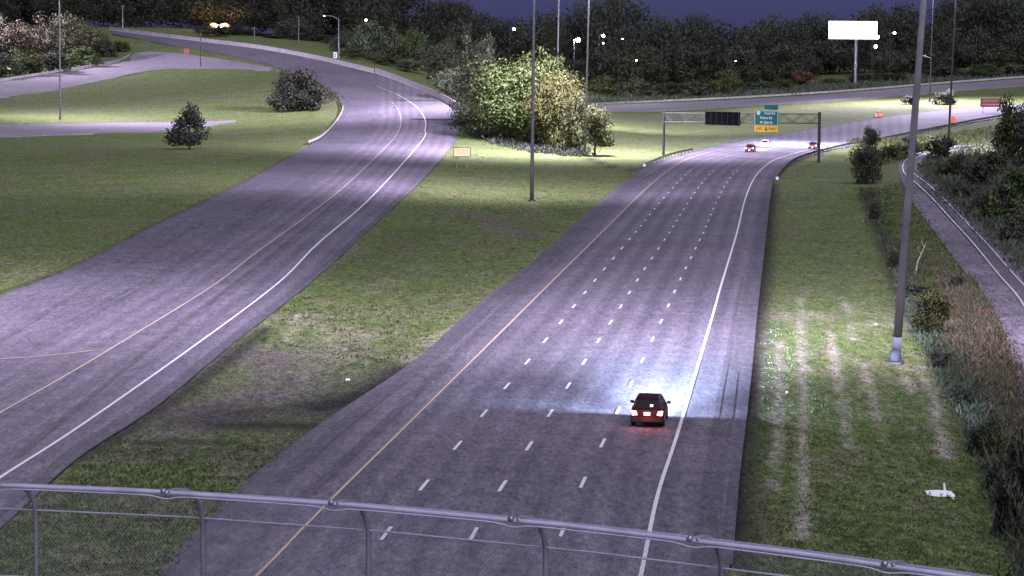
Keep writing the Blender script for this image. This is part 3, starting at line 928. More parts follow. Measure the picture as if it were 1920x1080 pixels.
barrier([(206, 57), (300, 69), (400, 81), (500, 94), (600, 113), (700, 137)], 'pale concrete barrier along the top of the high ramp', 'ramp barriers', h=1.3)
barrier([(703, 137), (745, 152), (795, 172), (830, 188), (862, 207)], 'concrete barrier on the outside of the ramp bend beside the trees', 'ramp barriers', h=1.5)

# ------------------------------------------------------------------ sign gantry
GL, GR = g1(1244, 292), g1(1535, 305)
gu = (GR - GL).normalized()
gan = empty('sign_gantry', GL, 'dark steel truss gantry spanning the carriageway on two posts', 'gantry')
span = GR - GL
HL, HR = up_px(GL, 212), up_px(GR, 214)
MB().tube([(0, 0, -.3), (0, 0, HL + .35)], .24, 10).build('post', M['dark_steel'], gan)
MB().tube([span + Vector((0, 0, -.3)), span + Vector((0, 0, HR + .35))], .27, 10).build('post', M['dark_steel'], gan)
fz = lambda t, e: span * t + Vector((0, 0, (HL * (1 - t) + HR * t) + e))
gperp = Vector((-gu.y, gu.x, 0)).normalized()
for off in (-.45, .45):
    for e, r in ((0, .09), (-1.65, .09)):
        MB().tube([fz(0, e) + gperp * off, fz(1, e) + gperp * off], r, 6).build('chord', M['dark_steel'], gan)
nb = 18
for i in range(nb):
    a, b = i / nb, (i + 1) / nb
    for off in (-.45, .45):
        MB().tube([fz(a, -1.65 if i % 2 else 0) + gperp * off, fz(b, 0 if i % 2 else -1.65) + gperp * off], .045, 5).build('brace', M['dark_steel'], gan)
yaw = math.atan2(gu.y, gu.x)
def facing(name, P, label, cat, group=None, rz=0.0):
    return empty(name, P, label, cat, group, rz)
def gpos(x):
    """point of the gantry line seen at image column x"""
    best = min(np.linspace(0, 1, 800), key=lambda t: abs(project([GL + span * t])[0][0] - x))
    return float(best)
def text(s_, size, loc, mat, parent, align='CENTER', name='legend'):
    cu = bpy.data.curves.new('legend', 'FONT')
    cu.body = s_
    cu.size = size
    cu.align_x = align
    cu.align_y = 'CENTER'
    cu.resolution_u = 2
    cu.offset = size * .012
    tmp = bpy.data.objects.new('legend_tmp', cu)
    C.objects.link(tmp)
    bpy.context.view_layer.update()
    me_ = bpy.data.meshes.new_from_object(tmp.evaluated_get(bpy.context.evaluated_depsgraph_get()))
    bpy.data.objects.remove(tmp)
    me_.materials.clear()
    me_.materials.append(mat)
    return share(name, me_, parent, loc, (rad(90), 0, 0))
# black message board seen blank
t0 = gpos(1358)
c = GL + fz(t0, 0)
bd = facing('message_board', c, 'blank black message board hung on the gantry', 'message board', None, yaw)
wb = 7.3
zc = float(far(1358, 222, c.y)[2] - c.z)
hb = 2.45
MB().box((0, -.75, zc), (wb, .5, hb)).build('housing', M['black_panel'], bd)
fr = MB()
for x, z, a, b in ((0, hb / 2, wb + .1, .1), (0, -hb / 2, wb + .1, .1), (-wb / 2, 0, .1, hb - .1), (wb / 2, 0, .1, hb - .1)):
    fr.box((x, -1.02, zc + z), (a, .06, b))
fr.build('frame', M['dark_steel'], bd)
for x in (-2.4, -1.2, 0, 1.2, 2.4):
    MB().box((x, -1.01, zc), (.04, .02, hb - .3)).build('panel_joint', M['dark_steel'], bd)
# guide sign
t1_ = gpos(1440)
c = GL + fz(t1_, 0)
gs = facing('guide_sign', c, 'green highway guide sign with white lettering above a yellow exit panel', 'road sign', None, yaw)
ppm = F / c.y
zz = lambda y: float(far(1440, y, c.y)[2] - c.z)
W_ = 51 / ppm
zt, zb = zz(207.5), zz(235)
MB().box((0, -.8, (zt + zb) / 2), (W_, .08, zt - zb)).build('green_panel', M['green_sign'], gs)
fr = MB()
for z in (zt - .06, zb + .06):
    fr.box((0, -.845, z), (W_ - .1, .012, .06))
for x in (-W_ / 2 + .06, W_ / 2 - .06):
    fr.box((x, -.845, (zt + zb) / 2), (.06, .012, zt - zb - .18))
fr.build('white_border', M['sign_white'], gs)
yt, yb = zz(236), zz(247)
MB().box((0, -.8, (yt + yb) / 2), (W_, .08, yt - yb)).build('yellow_panel', M['sign_yellow'], gs)
tx = MB().box((W_ * .21, -.8, zz(201)), (W_ * .58, .08, zz(197) - zz(205.5))).build('exit_tab', M['green_sign'], gs)
hrow = (zt - zb) / 3
sh = MB().loft([[(x * .36 - W_ * .33, y, z * .38 + zt - hrow * .55) for x, z in ((-1, .8), (0, 1), (1, .8), (1, -.2), (0, -1), (-1, -.2))] for y in (-.843, -.853)]).build('route_shield', M['sign_white'], gs)
text('42', .42, (-W_ * .33, -.862, zt - hrow * .5), M['sign_black'], gs)
text('Pearl Rd', hrow * .72, (W_ * .15, -.85, zt - hrow * .52), M['sign_white'], gs)
text('Fulton Rd', hrow * .72, (0, -.85, zt - hrow * 1.48), M['sign_white'], gs)
text('W 25th St', hrow * .72, (0, -.85, zt - hrow * 2.42), M['sign_white'], gs)
text('EXIT', (yt - yb) * .62, (-W_ * .28, -.85, (yt + yb) / 2), M['sign_black'], gs)
text('ONLY', (yt - yb) * .62, (W_ * .28, -.85, (yt + yb) / 2), M['sign_black'], gs)
MB().loft([[(x * .36, y, (yt + yb) / 2 + z * .42) for x, z in ((-.25, 1), (.25, 1), (.25, 0), (.9, 0), (0, -1), (-.9, 0), (-.25, 0))] for y in (-.843, -.853)]).build('down_arrow', M['sign_black'], gs)
for x in (-W_ * .3, W_ * .3):
    MB().box((x, -.62, (zt + yb) / 2), (.1, .28, zt - yb + .2)).build('bracket', M['grey_steel'], gs)
# small cabinet by the right post
P = g1(1541, 300)
cb = empty('control_cabinet', P, 'small pale grey cabinet at the foot of the right gantry post', 'cabinet')
hcb = up_px(P, 284)
MB().box((0, 0, hcb / 2 + .05), (.75, .55, hcb - .1)).build('housing', M['steel'], cb)
MB().box((0, -.29, hcb / 2), (.62, .03, hcb - .4)).build('door', M['concrete'], cb)
MB().box((0, 0, hcb + .03), (.85, .65, .06)).build('lid', M['grey_steel'], cb)
MB().box((0, 0, -.05), (.95, .75, .3)).build('footing', M['old_concrete'], cb)

# ------------------------------------------------------------------ ground-mounted signs
def panel_sign(P, label, wd, y0, y1, legs, mat, rows=None, border=None, frame=None, rowmat='sign_black', rz=0.0, cat='road sign', group=None, legm='steel'):
    o = empty('road_sign', P, label, cat, group, rz)
    z1, z0 = up_px(P, y0), up_px(P, y1)
    MB().box((0, -.06, (z0 + z1) / 2), (wd, .05, z1 - z0)).build('panel', M[mat], o)
    if frame:
        fr = MB()
        for z in (z1, z0):
            fr.box((0, -.06, z), (wd + .16, .07, .09))
        for x in (-wd / 2 - .035, wd / 2 + .035):
            fr.box((x, -.06, (z0 + z1) / 2), (.09, .07, z1 - z0 - .1))
        fr.build('frame', M[frame], o)
    for r in rows or ():
        x0, x1, z, hh = r
        MB().box(((x0 + x1) / 2 * wd, -.09, z0 + (z1 - z0) * z), ((x1 - x0) * wd, .012, hh * (z1 - z0))).build('legend_line', M[rowmat], o)
    for x in legs:
        zl = float(ht(P.x + x, P.y)[0]) - P.z
        MB().tube([(x, 0, zl - .3), (x, 0, (z0 + z1) / 2)], .065, 6).build('leg', M[legm], o)
    return o
P = g1(866, 316)
wd = 31 / (F / P.y)
panel_sign(P, 'pale yellow sign on two thin legs at the edge of the median grass', wd, 277, 293.5, (-.3 * wd, .3 * wd), 'sign_cream',
           [(-.38, -.14, .72, .06), (-.06, .1, .72, .06), (.16, .38, .72, .06), (-.34, .30, .40, .05)], frame='dark_steel', rowmat='faded_legend')
P = g1(1857, 213)
wd = 37 / (F / P.y)
panel_sign(P, 'wide red-brown sign with two pale rows beside the far carriageway', wd, 185, 200, (-.38 * wd, .38 * wd), 'sign_brown',
           [(-.4, .4, .72, .10), (-.42, .42, .28, .12)], rowmat='sign_pink', frame='dark_steel', legm='dark_steel')
P = gz(far(484, 110, 845)[0], 845)
panel_sign(P, 'small cream sign at the inner edge of the high ramp', 9 / (F / 845), 97, 109, (0,), 'sign_cream', [(-.3, .3, .6, .14), (-.25, .25, .3, .12)], rowmat='sign_black')
P = gz(far(620, 110, 770)[0], 790)
panel_sign(P, 'small white sign behind the barrier next to the grey street lamp', 7 / (F / 790), 98, 109, (0,), 'sign_white', [(-.3, .3, .65, .14), (-.25, .25, .35, .2)], rowmat='sign_black')
P = gz(far(346, 100, 845)[0], 850)
panel_sign(P, 'small red sign between the slip road and the high ramp', 10 / (F / 850), 91, 101, (0,), 'sign_red')

# street lamps
def street_lamp(P, H, label, arm, armz=0.0, lit='lamp_white', size=.35, group='street lamps among the trees', pole=.06, poleM='dark_steel', bulbs=1, up=.6, power=0, col=(1, 1, 1), rz=0.0):
    o = empty('street_lamp', P, label, 'street lamp', group, rz)
    MB().tube([(0, 0, -.3), (0, 0, H * .5), (0, 0, H)], [pole * 1.3, pole, pole * .7], 8).build('pole', M[poleM], o)
    sides = (1,) if bulbs == 1 else (-1, 1)
    for sgn in sides:
        e = Vector((arm * sgn, 0, H + up))
        MB().tube([(0, 0, H - .1), (arm * sgn * .4, 0, H + up * .8), e], .06, 6).build('arm', M[poleM], o)
        hd = MB().loft([[e + Vector((x * .55 + .2 * sgn, y * .25, z)) for x, y in ((-.8, -1), (.8, -1), (1, 0), (.8, 1), (-.8, 1), (-1, 0))] for z in (-.1, .06, .14)]).build('lamp_head', M[poleM], o)
        if lit:
            MB().sphere(e + Vector((.2 * sgn, -.05, -.1 - size * .7)), size, 10, 6).build('lamp_bulb', M[lit], hd, True)
    if power:
        L = bpy.data.lights.new('street_light', 'POINT')
        L.energy, L.color, L.shadow_soft_size = power, col, .5
        lo = link(bpy.data.objects.new('street_light', L), o)
        lo.location = (0, -1.2, H - .2)
    return o
def lamp_at(x, ylamp, Y, label, arm=1.2, size=.35, **kw):
    X = far(x, ylamp, Y)[0] - arm
    P = gz(X, Y)
    H = float(far(x, ylamp, Y)[2] - P.z)
    return street_lamp(P, max(H, 3), label, arm, size=size, **kw)
lamp_at(1083, 75, 905, 'bright white lamp between the masts right of the big lit tree', size=.75, power=40000, col=(.9, .92, 1))
lamp_at(1130, 68, 920, 'white lamp in the dark wood just right of the brightest one', size=.5)
lamp_at(1130, 83, 900, 'faint small lamp low under the white lamp in the dark wood', size=.2)
lamp_at(963, 56, 900, 'small white lamp above the left end of the big tree crown', size=.4)
lamp_at(685, 39, 905, 'tiny white lamp over the grey bushes beyond the ramp', size=.34)
lamp_at(1192, 115, 900, 'faint star-like lamp low in the dark wood above the far ramp', size=.22)
lamp_at(1166, 75, 915, 'faint dim lamp right of the two white lamps in the wood', size=.16)
lamp_at(1644, 70, 900, 'bright white lamp touching the right corner of the billboard', size=.6)
lamp_at(1641, 88, 890, 'white lamp just below the right corner of the billboard', size=.5)
lamp_at(1676, 63, 905, 'white lamp alone to the right of the billboard', size=.42)
lamp_at(1378, 117, 905, 'very faint lamp in the wood over the round lit bush', size=.13)
street_lamp(gz(far(411, 50, 990)[0], 990), up_px(gz(far(411, 50, 990)[0], 990), 46), 'orange sodium lamp with two glaring heads above the high ramp', 2.0, lit='lamp_sodium', size=1.7, bulbs=2, power=14000, col=(1, .6, .3), up=.2)
P = gz(far(635, 115, 800)[0], 800)
street_lamp(P, up_px(P, 36), 'grey street lamp with a long curved arm behind the ramp barrier', -4.6, lit='lamp_white', size=.12, up=1.1, pole=.16, poleM='steel')
P = gz(far(376, 128, 800)[0], 800)
util = empty('utility_pole', P, 'short dark pole standing on the grass crest below the orange lamp', 'pole')
MB().tube([(0, 0, -.3), (0, 0, up_px(P, 60))], [.17, .11], 8).build('shaft', M['dark_steel'], util)
MB().box((0, 0, up_px(P, 62)), (1.2, .1, .1)).build('cross_arm', M['dark_steel'], util)
P = gz(far(230, 60, 960)[0], 960)
util = empty('utility_pole', P, 'pale thin pole at the far end of the high ramp', 'pole')
MB().tube([(0, 0, -.3), (0, 0, 9)], [.22, .14], 8).build('shaft', M['steel'], util)
MB().box((0, 0, 8.7), (1.4, .1, .1)).build('cross_arm', M['steel'], util)
for x, yt_ in ((560, 30), (477, 50)):
    P = gz(far(x, 90, 900)[0], 900)
    util = empty('utility_pole', P, 'faint grey pole against the black wood, %s' % ('left of the street lamp' if x > 500 else 'above the cream ramp sign'), 'pole')
    MB().tube([(0, 0, -.3), (0, 0, up_px(P, yt_))], [.18, .12], 8).build('shaft', M['grey_steel'], util)
    MB().box((0, 0, up_px(P, yt_) - .5), (1.6, .1, .1)).build('cross_arm', M['grey_steel'], util)

# billboard
Yb = 930
P = gz(far(1606, 60, Yb)[0], Yb)
bb = empty('billboard', P, 'glaring white lit billboard on a single pale post in the dark wood', 'billboard')
zb_, zt_ = up_px(P, 73), up_px(P, 40)
xw = 90 / (F / Yb)
MB().tube([(0, .4, -.5), (0, .4, zt_ - .5)], .55, 12).build('post', M['steel'], bb)
MB().box((-1.3, 0, (zb_ + zt_) / 2), (xw, .5, zt_ - zb_)).build('face', M['billboard'], bb)
MB().box((-1.3, -.6, zb_ - .25), (xw, 1.0, .12)).build('catwalk', M['grey_steel'], bb)
for i in range(4):
    MB().box((-1.3 + (i - 1.5) * xw / 4, -1.0, zb_ - .1), (.7, .3, .25)).build('floodlight', M['grey_steel'], bb)

# ------------------------------------------------------------------ vehicles
M['paint_red'] = simple('dark_red_car_paint', (.03, .005, .006), .5, .0, .06, 2, spec=.3)
M['paint_white'] = simple('white_car_paint', (.78, .78, .80), .3, 0, .03, 2)
M['paint_maroon'] = simple('maroon_car_paint', (.13, .03, .04), .3, .2, .06, 2)
M['paint_grey'] = simple('dark_grey_car_paint', (.06, .058, .065), .3, .3, .06, 2)
M['rim'] = simple('alloy_rim', (.4, .4, .42), .35, .8, .1, 4)
wheel_me = MB().loft([[(y, .335 * k * math.cos(a), .335 * k * math.sin(a)) for a in np.linspace(0, 2 * math.pi, 19)[:-1]] for y, k in ((-.11, .84), (-.09, .98), (0, 1), (.09, .98), (.11, .84))]).mesh('tyre', M['rubber'])
rim_me = MB().loft([[(y, .2 * math.cos(a), .2 * math.sin(a)) for a in np.linspace(0, 2 * math.pi, 13)[:-1]] for y in (-.118, .118)]).mesh('rim', M['rim'])
def low_beam(flux):
    """headlamp with a dipped-beam pattern: no light above the horizontal, stronger towards the far end, wide to both sides"""
    L = bpy.data.lights.new('headlamp_beam', 'POINT')
    L.energy, L.color, L.shadow_soft_size = 400000.0, (.50, .63, 1.0), .12
    L.use_nodes = True
    nt = L.node_tree
    em = nt.nodes['Emission']
    d = N(nt, 'ShaderNodeTexCoord').outputs['Normal']
    sx = N(nt, 'ShaderNodeSeparateXYZ')
    nt.links.new(d, sx.inputs[0])
    fy, fx = math_n(nt, 'MULTIPLY', sx.outputs[1], BEAM_SIGN), sx.outputs[0]
    dn = math_n(nt, 'MULTIPLY', sx.outputs[2], -BEAM_SIGN)
    r_ = math_n(nt, 'DIVIDE', .66, math_n(nt, 'MAXIMUM', dn, .004))
    I = math_n(nt, 'MULTIPLY', math_n(nt, 'POWER', r_, 3.0), math_n(nt, 'EXPONENT', math_n(nt, 'DIVIDE', r_, -10.0), 0))
    lat = math_n(nt, 'DIVIDE', fx, math_n(nt, 'MAXIMUM', fy, .02))
    g = math_n(nt, 'EXPONENT', math_n(nt, 'MULTIPLY', math_n(nt, 'POWER', math_n(nt, 'ABSOLUTE', math_n(nt, 'DIVIDE', lat, .25), 0), 2.0), -1.0), 0)
    side = N(nt, 'ShaderNodeMapRange', interpolation_type='SMOOTHSTEP')
    side.inputs[1].default_value, side.inputs[2].default_value = .0, .55
    nt.links.new(fy, side.inputs[0])
    wgt = math_n(nt, 'ADD', math_n(nt, 'MULTIPLY', g, .8), math_n(nt, 'MULTIPLY', side.outputs[0], math_n(nt, 'MULTIPLY', .24, math_n(nt, 'EXPONENT', math_n(nt, 'DIVIDE', r_, -7.0), 0))))
    cut = N(nt, 'ShaderNodeMapRange', interpolation_type='SMOOTHSTEP')
    cut.inputs[1].default_value, cut.inputs[2].default_value = .002, .012
    nt.links.new(dn, cut.inputs[0])
    fwd = N(nt, 'ShaderNodeMath', operation='GREATER_THAN')
    nt.links.new(fy, fwd.inputs[0])
    fwd.inputs[1].default_value = 0.01
    st = math_n(nt, 'MULTIPLY', math_n(nt, 'MULTIPLY', I, wgt), math_n(nt, 'MULTIPLY', cut.outputs[0], fwd.outputs[0]))
    nt.links.new(math_n(nt, 'MULTIPLY', st, flux / 400000.0), em.inputs['Strength'])
    return L
BEAM_SIGN = 1.0
def car(P, rz, paint, label, style, cat='car', group=None, beams=0.0, sticker=False, tail=1.0):
    o = empty('car', P, label, cat, group, rz)
    pm = M[paint]
    def ring(y, zb, zm, zt, w):
        return [(-w * .86, y, zb), (w * .86, y, zb), (w, y, zb + .16), (w, y, zm), (w * .95, y, zt), (-w * .95, y, zt), (-w, y, zm), (-w, y, zb + .16)]
    if style == 'suv':
        rr = [(-2.22, .42, .62, .80, .80), (-2.16, .30, .70, .98, .87), (-1.95, .24, .72, 1.02, .905), (-1.2, .2, .74, 1.0, .915), (.9, .2, .72, .98, .91), (1.15, .2, .70, .95, .90), (1.9, .24, .62, .84, .87), (2.18, .3, .56, .70, .78)]
        cb_ = dict(y0=-2.08, y1=1.12, z0=.97, t0=-1.72, t1=.28, z1=1.50, w0=.83, w1=.64)
    else:
        rr = [(-2.35, .42, .60, .78, .78), (-2.27, .3, .68, .92, .85), (-1.9, .24, .70, .97, .89), (-1.2, .2, .72, .96, .905), (.8, .2, .70, .93, .90), (1.1, .2, .68, .90, .89), (2.0, .24, .60, .78, .85), (2.32, .3, .52, .64, .76)]
        cb_ = dict(y0=-1.75, y1=1.05, z0=.92, t0=-1.05, t1=.15, z1=1.42, w0=.82, w1=.62)
    yr = rr[0][0]
    MB().loft([ring(*r) for r in rr]).build('body', pm, o, False)
    b = cb_
    lowr = [(-b['w0'], b['y0'], b['z0']), (b['w0'], b['y0'], b['z0']), (b['w0'], b['y1'], b['z0']), (-b['w0'], b['y1'], b['z0'])]
    hi = [(-b['w1'], b['t0'], b['z1']), (b['w1'], b['t0'], b['z1']), (b['w1'], b['t1'], b['z1']), (-b['w1'], b['t1'], b['z1'])]
    MB().loft([lowr, hi]).build('cabin', pm, o)
    q = lambda a, c_, t: Vector(a).lerp(Vector(c_), t)
    def pane(a, b_, c_, d, out, name):
        a, b_, c_, d = map(Vector, (a, b_, c_, d))
        m = (a + b_ + c_ + d) / 4
        pts = [m + (p - m) * .86 + Vector(out) for p in (a, b_, c_, d)]
        inn = [p - Vector(out) * .8 for p in pts]
        MB().loft([inn, pts]).build(name, M['car_glass'], o)
    pane(lowr[0], lowr[1], hi[1], hi[0], (0, -.014, .008), 'rear_window')
    pane(lowr[3], lowr[2], hi[2], hi[3], (0, .014, .008), 'windscreen')
    for s_, i0, i1 in ((1, 1, 2), (-1, 0, 3)):
        m0, m1 = q(lowr[i0], lowr[i1], .5), q(hi[i0], hi[i1], .5)
        pane(lowr[i0], m0, m1, hi[i0], (.014 * s_, 0, .006), 'side_window')
        pane(m0, lowr[i1], hi[i1], m1, (.014 * s_, 0, .006), 'side_window')
    rf = [[(x * .97, y, b['z1'] + z) for x, y in ((-b['w1'], b['t0'] - .05), (b['w1'], b['t0'] - .05), (b['w1'], b['t1'] + .05), (-b['w1'], b['t1'] + .05))] for z in (-.01, .04)]
    rf.append([(x * .85, (y - (b['t0'] + b['t1']) / 2) * .85 + (b['t0'] + b['t1']) / 2, b['z1'] + .075) for x, y in ((-b['w1'], b['t0']), (b['w1'], b['t0']), (b['w1'], b['t1']), (-b['w1'], b['t1']))])
    MB().loft(rf).build('roof', pm, o)
    MB().loft([[(x, yr - .03 + dy, z) for x, z in ((-.8, .34), (.8, .34), (.84, .44), (.82, .58), (-.82, .58), (-.84, .44))] for dy in (-.06, .14)]).build('rear_bumper', M['car_trim'], o)
    for s_ in (-1, 1):
        MB().loft([[(s_ * x, yr + dy, z) for x, z in ((.52, .70), (.80, .68), (.84, .92), (.60, .90))] for dy in (-.03, .2)]).build('taillight', M['taillight'], o)
        MB().loft([[(s_ * x, -yr - .18 + dy, z) for x, z in ((.45, .56), (.72, .55), (.74, .68), (.48, .67))] for dy in (0, .12)]).build('headlight', M['headlight'], o)
        mi = MB().box((s_ * 1.0, .72, 1.02), (.2, .14, .14))
        mi.tube([(s_ * .86, .74, .97), (s_ * .98, .72, 1.0)], .03, 6)
        mi.build('mirror', M['car_trim'], o)
        for y in (-1.35, 1.38):
            wh = share('wheel', wheel_me, o, (s_ * .80, y, .335))
            share('rim', rim_me, wh)
    if tail:
        L = bpy.data.lights.new('tail_lamp_glow', 'POINT')
        L.energy, L.color, L.shadow_soft_size = 40 * tail, (1, .1, .07), .25
        lo = link(bpy.data.objects.new('tail_lamp_glow', L), o)
        lo.location = (0, yr - .5, .72)
    MB().box((0, yr - .1, .50 if style != 'suv' else .78), (.34, .03, .17)).build('number_plate', M['plate'], o)
    MB().tube([(-.05, b['y0'] - .02, b['z0'] + .08), (.34, b['y0'] + .04, b['z0'] + .16)], .012, 5).build('rear_wiper', M['car_trim'], o)
    if sticker:
        MB().box((.22, b['y0'] + .10, b['z0'] + .20), (.16, .04, .14)).build('window_glint', M['plate'], o)  # glowing patch that paints a reflection on the rear window
    if beams:
        for s_ in (-1, 1):
            lo = link(bpy.data.objects.new('headlamp_beam', low_beam(beams)), o)
            lo.location = (s_ * .6, -yr + .06, .66)
    return o
mL, mR = ROADS['main_road'], None
def heading(P):
    h = len(mL) // 2
    A = mL[:h]
    i = int(np.argmin(((A - np.array([P.x, P.y])) ** 2).sum(1)))
    i = min(max(i, 4), h - 5)
    d = A[i + 4] - A[i - 4]
    return math.atan2(-d[0], d[1])
def put_car(x, y, *a, fwd=2.2, **k):
    P = g1(x, y)
    h = heading(P)
    P = P + Vector((-math.sin(h), math.cos(h), 0)) * fwd
    P.z = float(ht(P.x, P.y)[0]) + .05
    return car(P, h, *a, **k)
put_car(1213, 804, 'paint_red', 'dark red hatchback nearest the camera with lit tail lights and bright headlamp pool', 'suv', group='cars driving away on the carriageway', beams=1300, sticker=True)
put_car(1405, 286, 'paint_maroon', 'maroon car left of the white car just past the gantry', 'sedan', group='cars driving away on the carriageway', beams=700)
put_car(1433, 277, 'paint_white', 'white car beside the maroon car under the green sign', 'sedan', group='cars driving away on the carriageway', beams=1900)
put_car(1523, 281, 'paint_grey', 'grey car half hidden at the right gantry post with glowing tail lights', 'sedan', group='cars driving away on the carriageway', beams=1900)

# ------------------------------------------------------------------ orange work-zone drums and sign
def drum(P, label, group, s_=1.0):
    o = empty('traffic_drum', P, label, 'traffic drum', group)
    pr = [(0, .36), (.3, .34), (.31, .31), (.6, .30), (.61, .28), (.95, .26), (1.05, .2)]
    MB().loft([[(r * s_ * math.cos(a), r * s_ * math.sin(a), z * s_) for a in np.linspace(0, 2 * math.pi, 13)[:-1]] for z, r in pr]).build('body', M['orange'], o)
    for z, r in ((.42, .325), (.72, .292)):
        MB().loft([[(r * s_ * math.cos(a), r * s_ * math.sin(a), zz_ * s_) for a in np.linspace(0, 2 * math.pi, 13)[:-1]] for zz_ in (z - .05, z + .05)]).build('reflective_band', M['sign_white'], o)
    MB().tube([(0, 0, 0), (0, 0, .1)], .46 * s_, 12).build('rubber_base', M['rubber'], o)
for x, y in ((1643, 221), (1651, 220)):
    drum(g1(x, y), '%s of the two orange drums on the far grass edge above the carriageway' % ('left' if x < 1647 else 'right'), 'orange traffic drums', 1.35)
P = g1(1787, 231)
o = empty('work_sign', P, 'pinkish orange diamond work sign standing on the right edge of the far carriageway', 'work sign')
hh = up_px(P, 219)
MB().loft([[(x * .95, y, hh * .56 + z * .95) for x, z in ((0, -1), (1, 0), (0, 1), (-1, 0))] for y in (-.05, .0)]).build('panel', M['orange'], o)
for x in (-.5, .5):
    MB().tube([(0, .05, .8), (x, .3, 0)], .04, 5).build('leg', M['grey_steel'], o)
MB().tube([(0, .05, .8), (0, -.4, 0)], .04, 5).build('leg', M['grey_steel'], o)

# ------------------------------------------------------------------ debris on the right verge and litter
P = g1(1762, 930)
o = empty('fallen_marker', P, 'white cross-shaped plastic marker fallen on the mown grass near the fence', 'marker')
MB().loft([[(x, y + w_, z) for w_, z in ((-.30, .02), (.12, .0), (.12, h_), (.0, h_))] for x, y, h_ in ((-.68, .06, .24), (-.2, .04, .27), (.3, 0, .26), (.56, -.02, .22), (.7, -.02, .10))]).build('board', M['white_plastic'], o)
MB().tube([(.26, .02, .1), (.20, .10, .62)], [.075, .05], 8).build('upper_arm', M['white_plastic'], o)
MB().tube([(.34, -.02, .14), (.46, -1.2, .08)], [.07, .04], 8).build('lower_arm', M['white_plastic'], o)
for x, y, s_, lb in ((652, 713, .26, 'white scrap of litter on the gore grass above the dark dip'), (1642, 609, .2, 'white scrap of litter on the verge left of the thick pole'), (1475, 737, .12, 'tiny white scrap of litter on the verge beside the carriageway')):
    P = g1(x, y)
    o = MB().loft([[(s_ * a, s_ * b_, z) for a, b_ in ((-.5, -.4), (.45, -.3), (.5, .35), (-.3, .5))] for z in (.0, .05, .1)]).build('litter_scrap', M['white_plastic'])
    o.location = P
    tag(o, lb, 'litter')
# bleached dead branch on the slope
P = g1(1716, 516)
o = empty('dead_branch', P, 'bleached bare branch standing in the scrub right of the thick pole', 'branch')
s_ = up_px(P, 452) 
MB().tube([(0, 0, -.1), (.15, 0, s_ * .35), (.5, .1, s_ * .6), (1.0, .1, s_ * .98)], [.07, .06, .045, .02], 6).build('stem', M['dead_wood'], o)
for a in ((.5, .1, s_ * .6), (.78, .1, s_ * .8)):
    MB().tube([a, (a[0] - .25, a[1], a[2] + s_ * .18), (a[0] - .2, .1, a[2] + s_ * .3)], [.03, .02, .01], 5).build('twig', M['dead_wood'], o)

# ------------------------------------------------------------------ trees and shrubs
def crown_mesh(name, seed, n, shape, card, lumps=26):
    r = np.random.default_rng(seed)
    cs, rs = [], []
    while len(cs) < lumps:
        p = r.uniform(-1, 1, 3)
        z = (p[2] + 1) / 2
        if shape == 'round':
            lim = math.sqrt(max(0, 1 - (2 * z - .85) ** 2 * .78)) * (1 if z > .12 else .8)
        elif shape == 'tall':
            lim = (.62 + .38 * math.sin(math.pi * min(1, z * 1.25))) * (1 - max(0, z - .55) * 1.7)
        elif shape == 'bush':
            lim = math.sqrt(max(0, 1 - z ** 2 * .95))
        elif shape == 'ragged':
            lim = .55 + .45 * math.sin(z * 7 + seed) * .6 + .1
            lim *= (1 - max(0, z - .7) * 1.8)
        else:                       # cone
            lim = 1.02 - z * .92
        if math.hypot(p[0], p[1]) < lim:
            k = .16 + r.uniform(0, .12)
            if shape == 'cone':
                k *= .75
            cs.append((p[0] * .5 * .86, p[1] * .5 * .86, .08 + z * .84))
            rs.append(k)
    cs, rs = np.array(cs), np.array(rs)
    li = r.choice(lumps, n, p=rs ** 2 / (rs ** 2).sum())
    d = r.normal(size=(n, 3))
    d /= np.linalg.norm(d, axis=1)[:, None]
    rad_ = rs[li] * (r.random(n) ** .45) * (1 + .25 * r.normal(size=n) * (r.random(n) < .25))
    c = cs[li] + d * rad_[:, None] * np.array([.95, .95, .8])
    c[:, 2] = np.clip(c[:, 2], .0, 1.03)
    nrm = d + r.normal(size=(n, 3)) * .75
    nrm /= np.linalg.norm(nrm, axis=1)[:, None]
    t = np.cross(nrm, r.normal(size=(n, 3)))
    t /= np.linalg.norm(t, axis=1)[:, None]
    b = np.cross(nrm, t)
    sz = card * r.uniform(.55, 1.25, n)[:, None]
    t, b = t * sz, b * sz * r.uniform(.55, 1.0, n)[:, None]
    V = np.stack([c - t, c - b * .9 + t * .1, c + t, c + b], 1).reshape(-1, 3)
    me = bpy.data.meshes.new(name)
    q_ = np.arange(n * 4)
    me.vertices.add(n * 4); me.vertices.foreach_set('co', V.ravel())
    me.loops.add(n * 4); me.loops.foreach_set('vertex_index', q_)
    me.polygons.add(n); me.polygons.foreach_set('loop_start', np.arange(0, n * 4, 4))
    a = me.attributes.new('tone', 'FLOAT', 'POINT')
    a.data.foreach_set('value', np.repeat(np.clip(r.random(n) * .8 + (c[:, 2] * .2), 0, 1), 4))
    me.update(); me.validate()
    # leaf normals lean outward from their clump so that each clump shades as one rounded mass
    me.polygons.foreach_set('use_smooth', [True] * n)
    nv = d * .85 + np.array([0, 0, .3]) + r.normal(size=(n, 3)) * .38
    nv /= np.linalg.norm(nv, axis=1)[:, None]
    me.normals_split_custom_set_from_vertices(np.repeat(nv, 4, 0))
    me.materials.append(M['leaf_mid'])
    return me
PROTO = {}
for i in range(3):
    PROTO['round%d' % i] = crown_mesh('crown', 10 + i, 5200, 'round', .026, 34)
    PROTO['bush%d' % i] = crown_mesh('crown', 30 + i, 2200, 'bush', .042, 20)
for i in range(2):
    PROTO['tall%d' % i] = crown_mesh('crown', 20 + i, 4200, 'tall', .026, 30)
    PROTO['ragged%d' % i] = crown_mesh('crown', 40 + i, 3400, 'ragged', .028, 24)
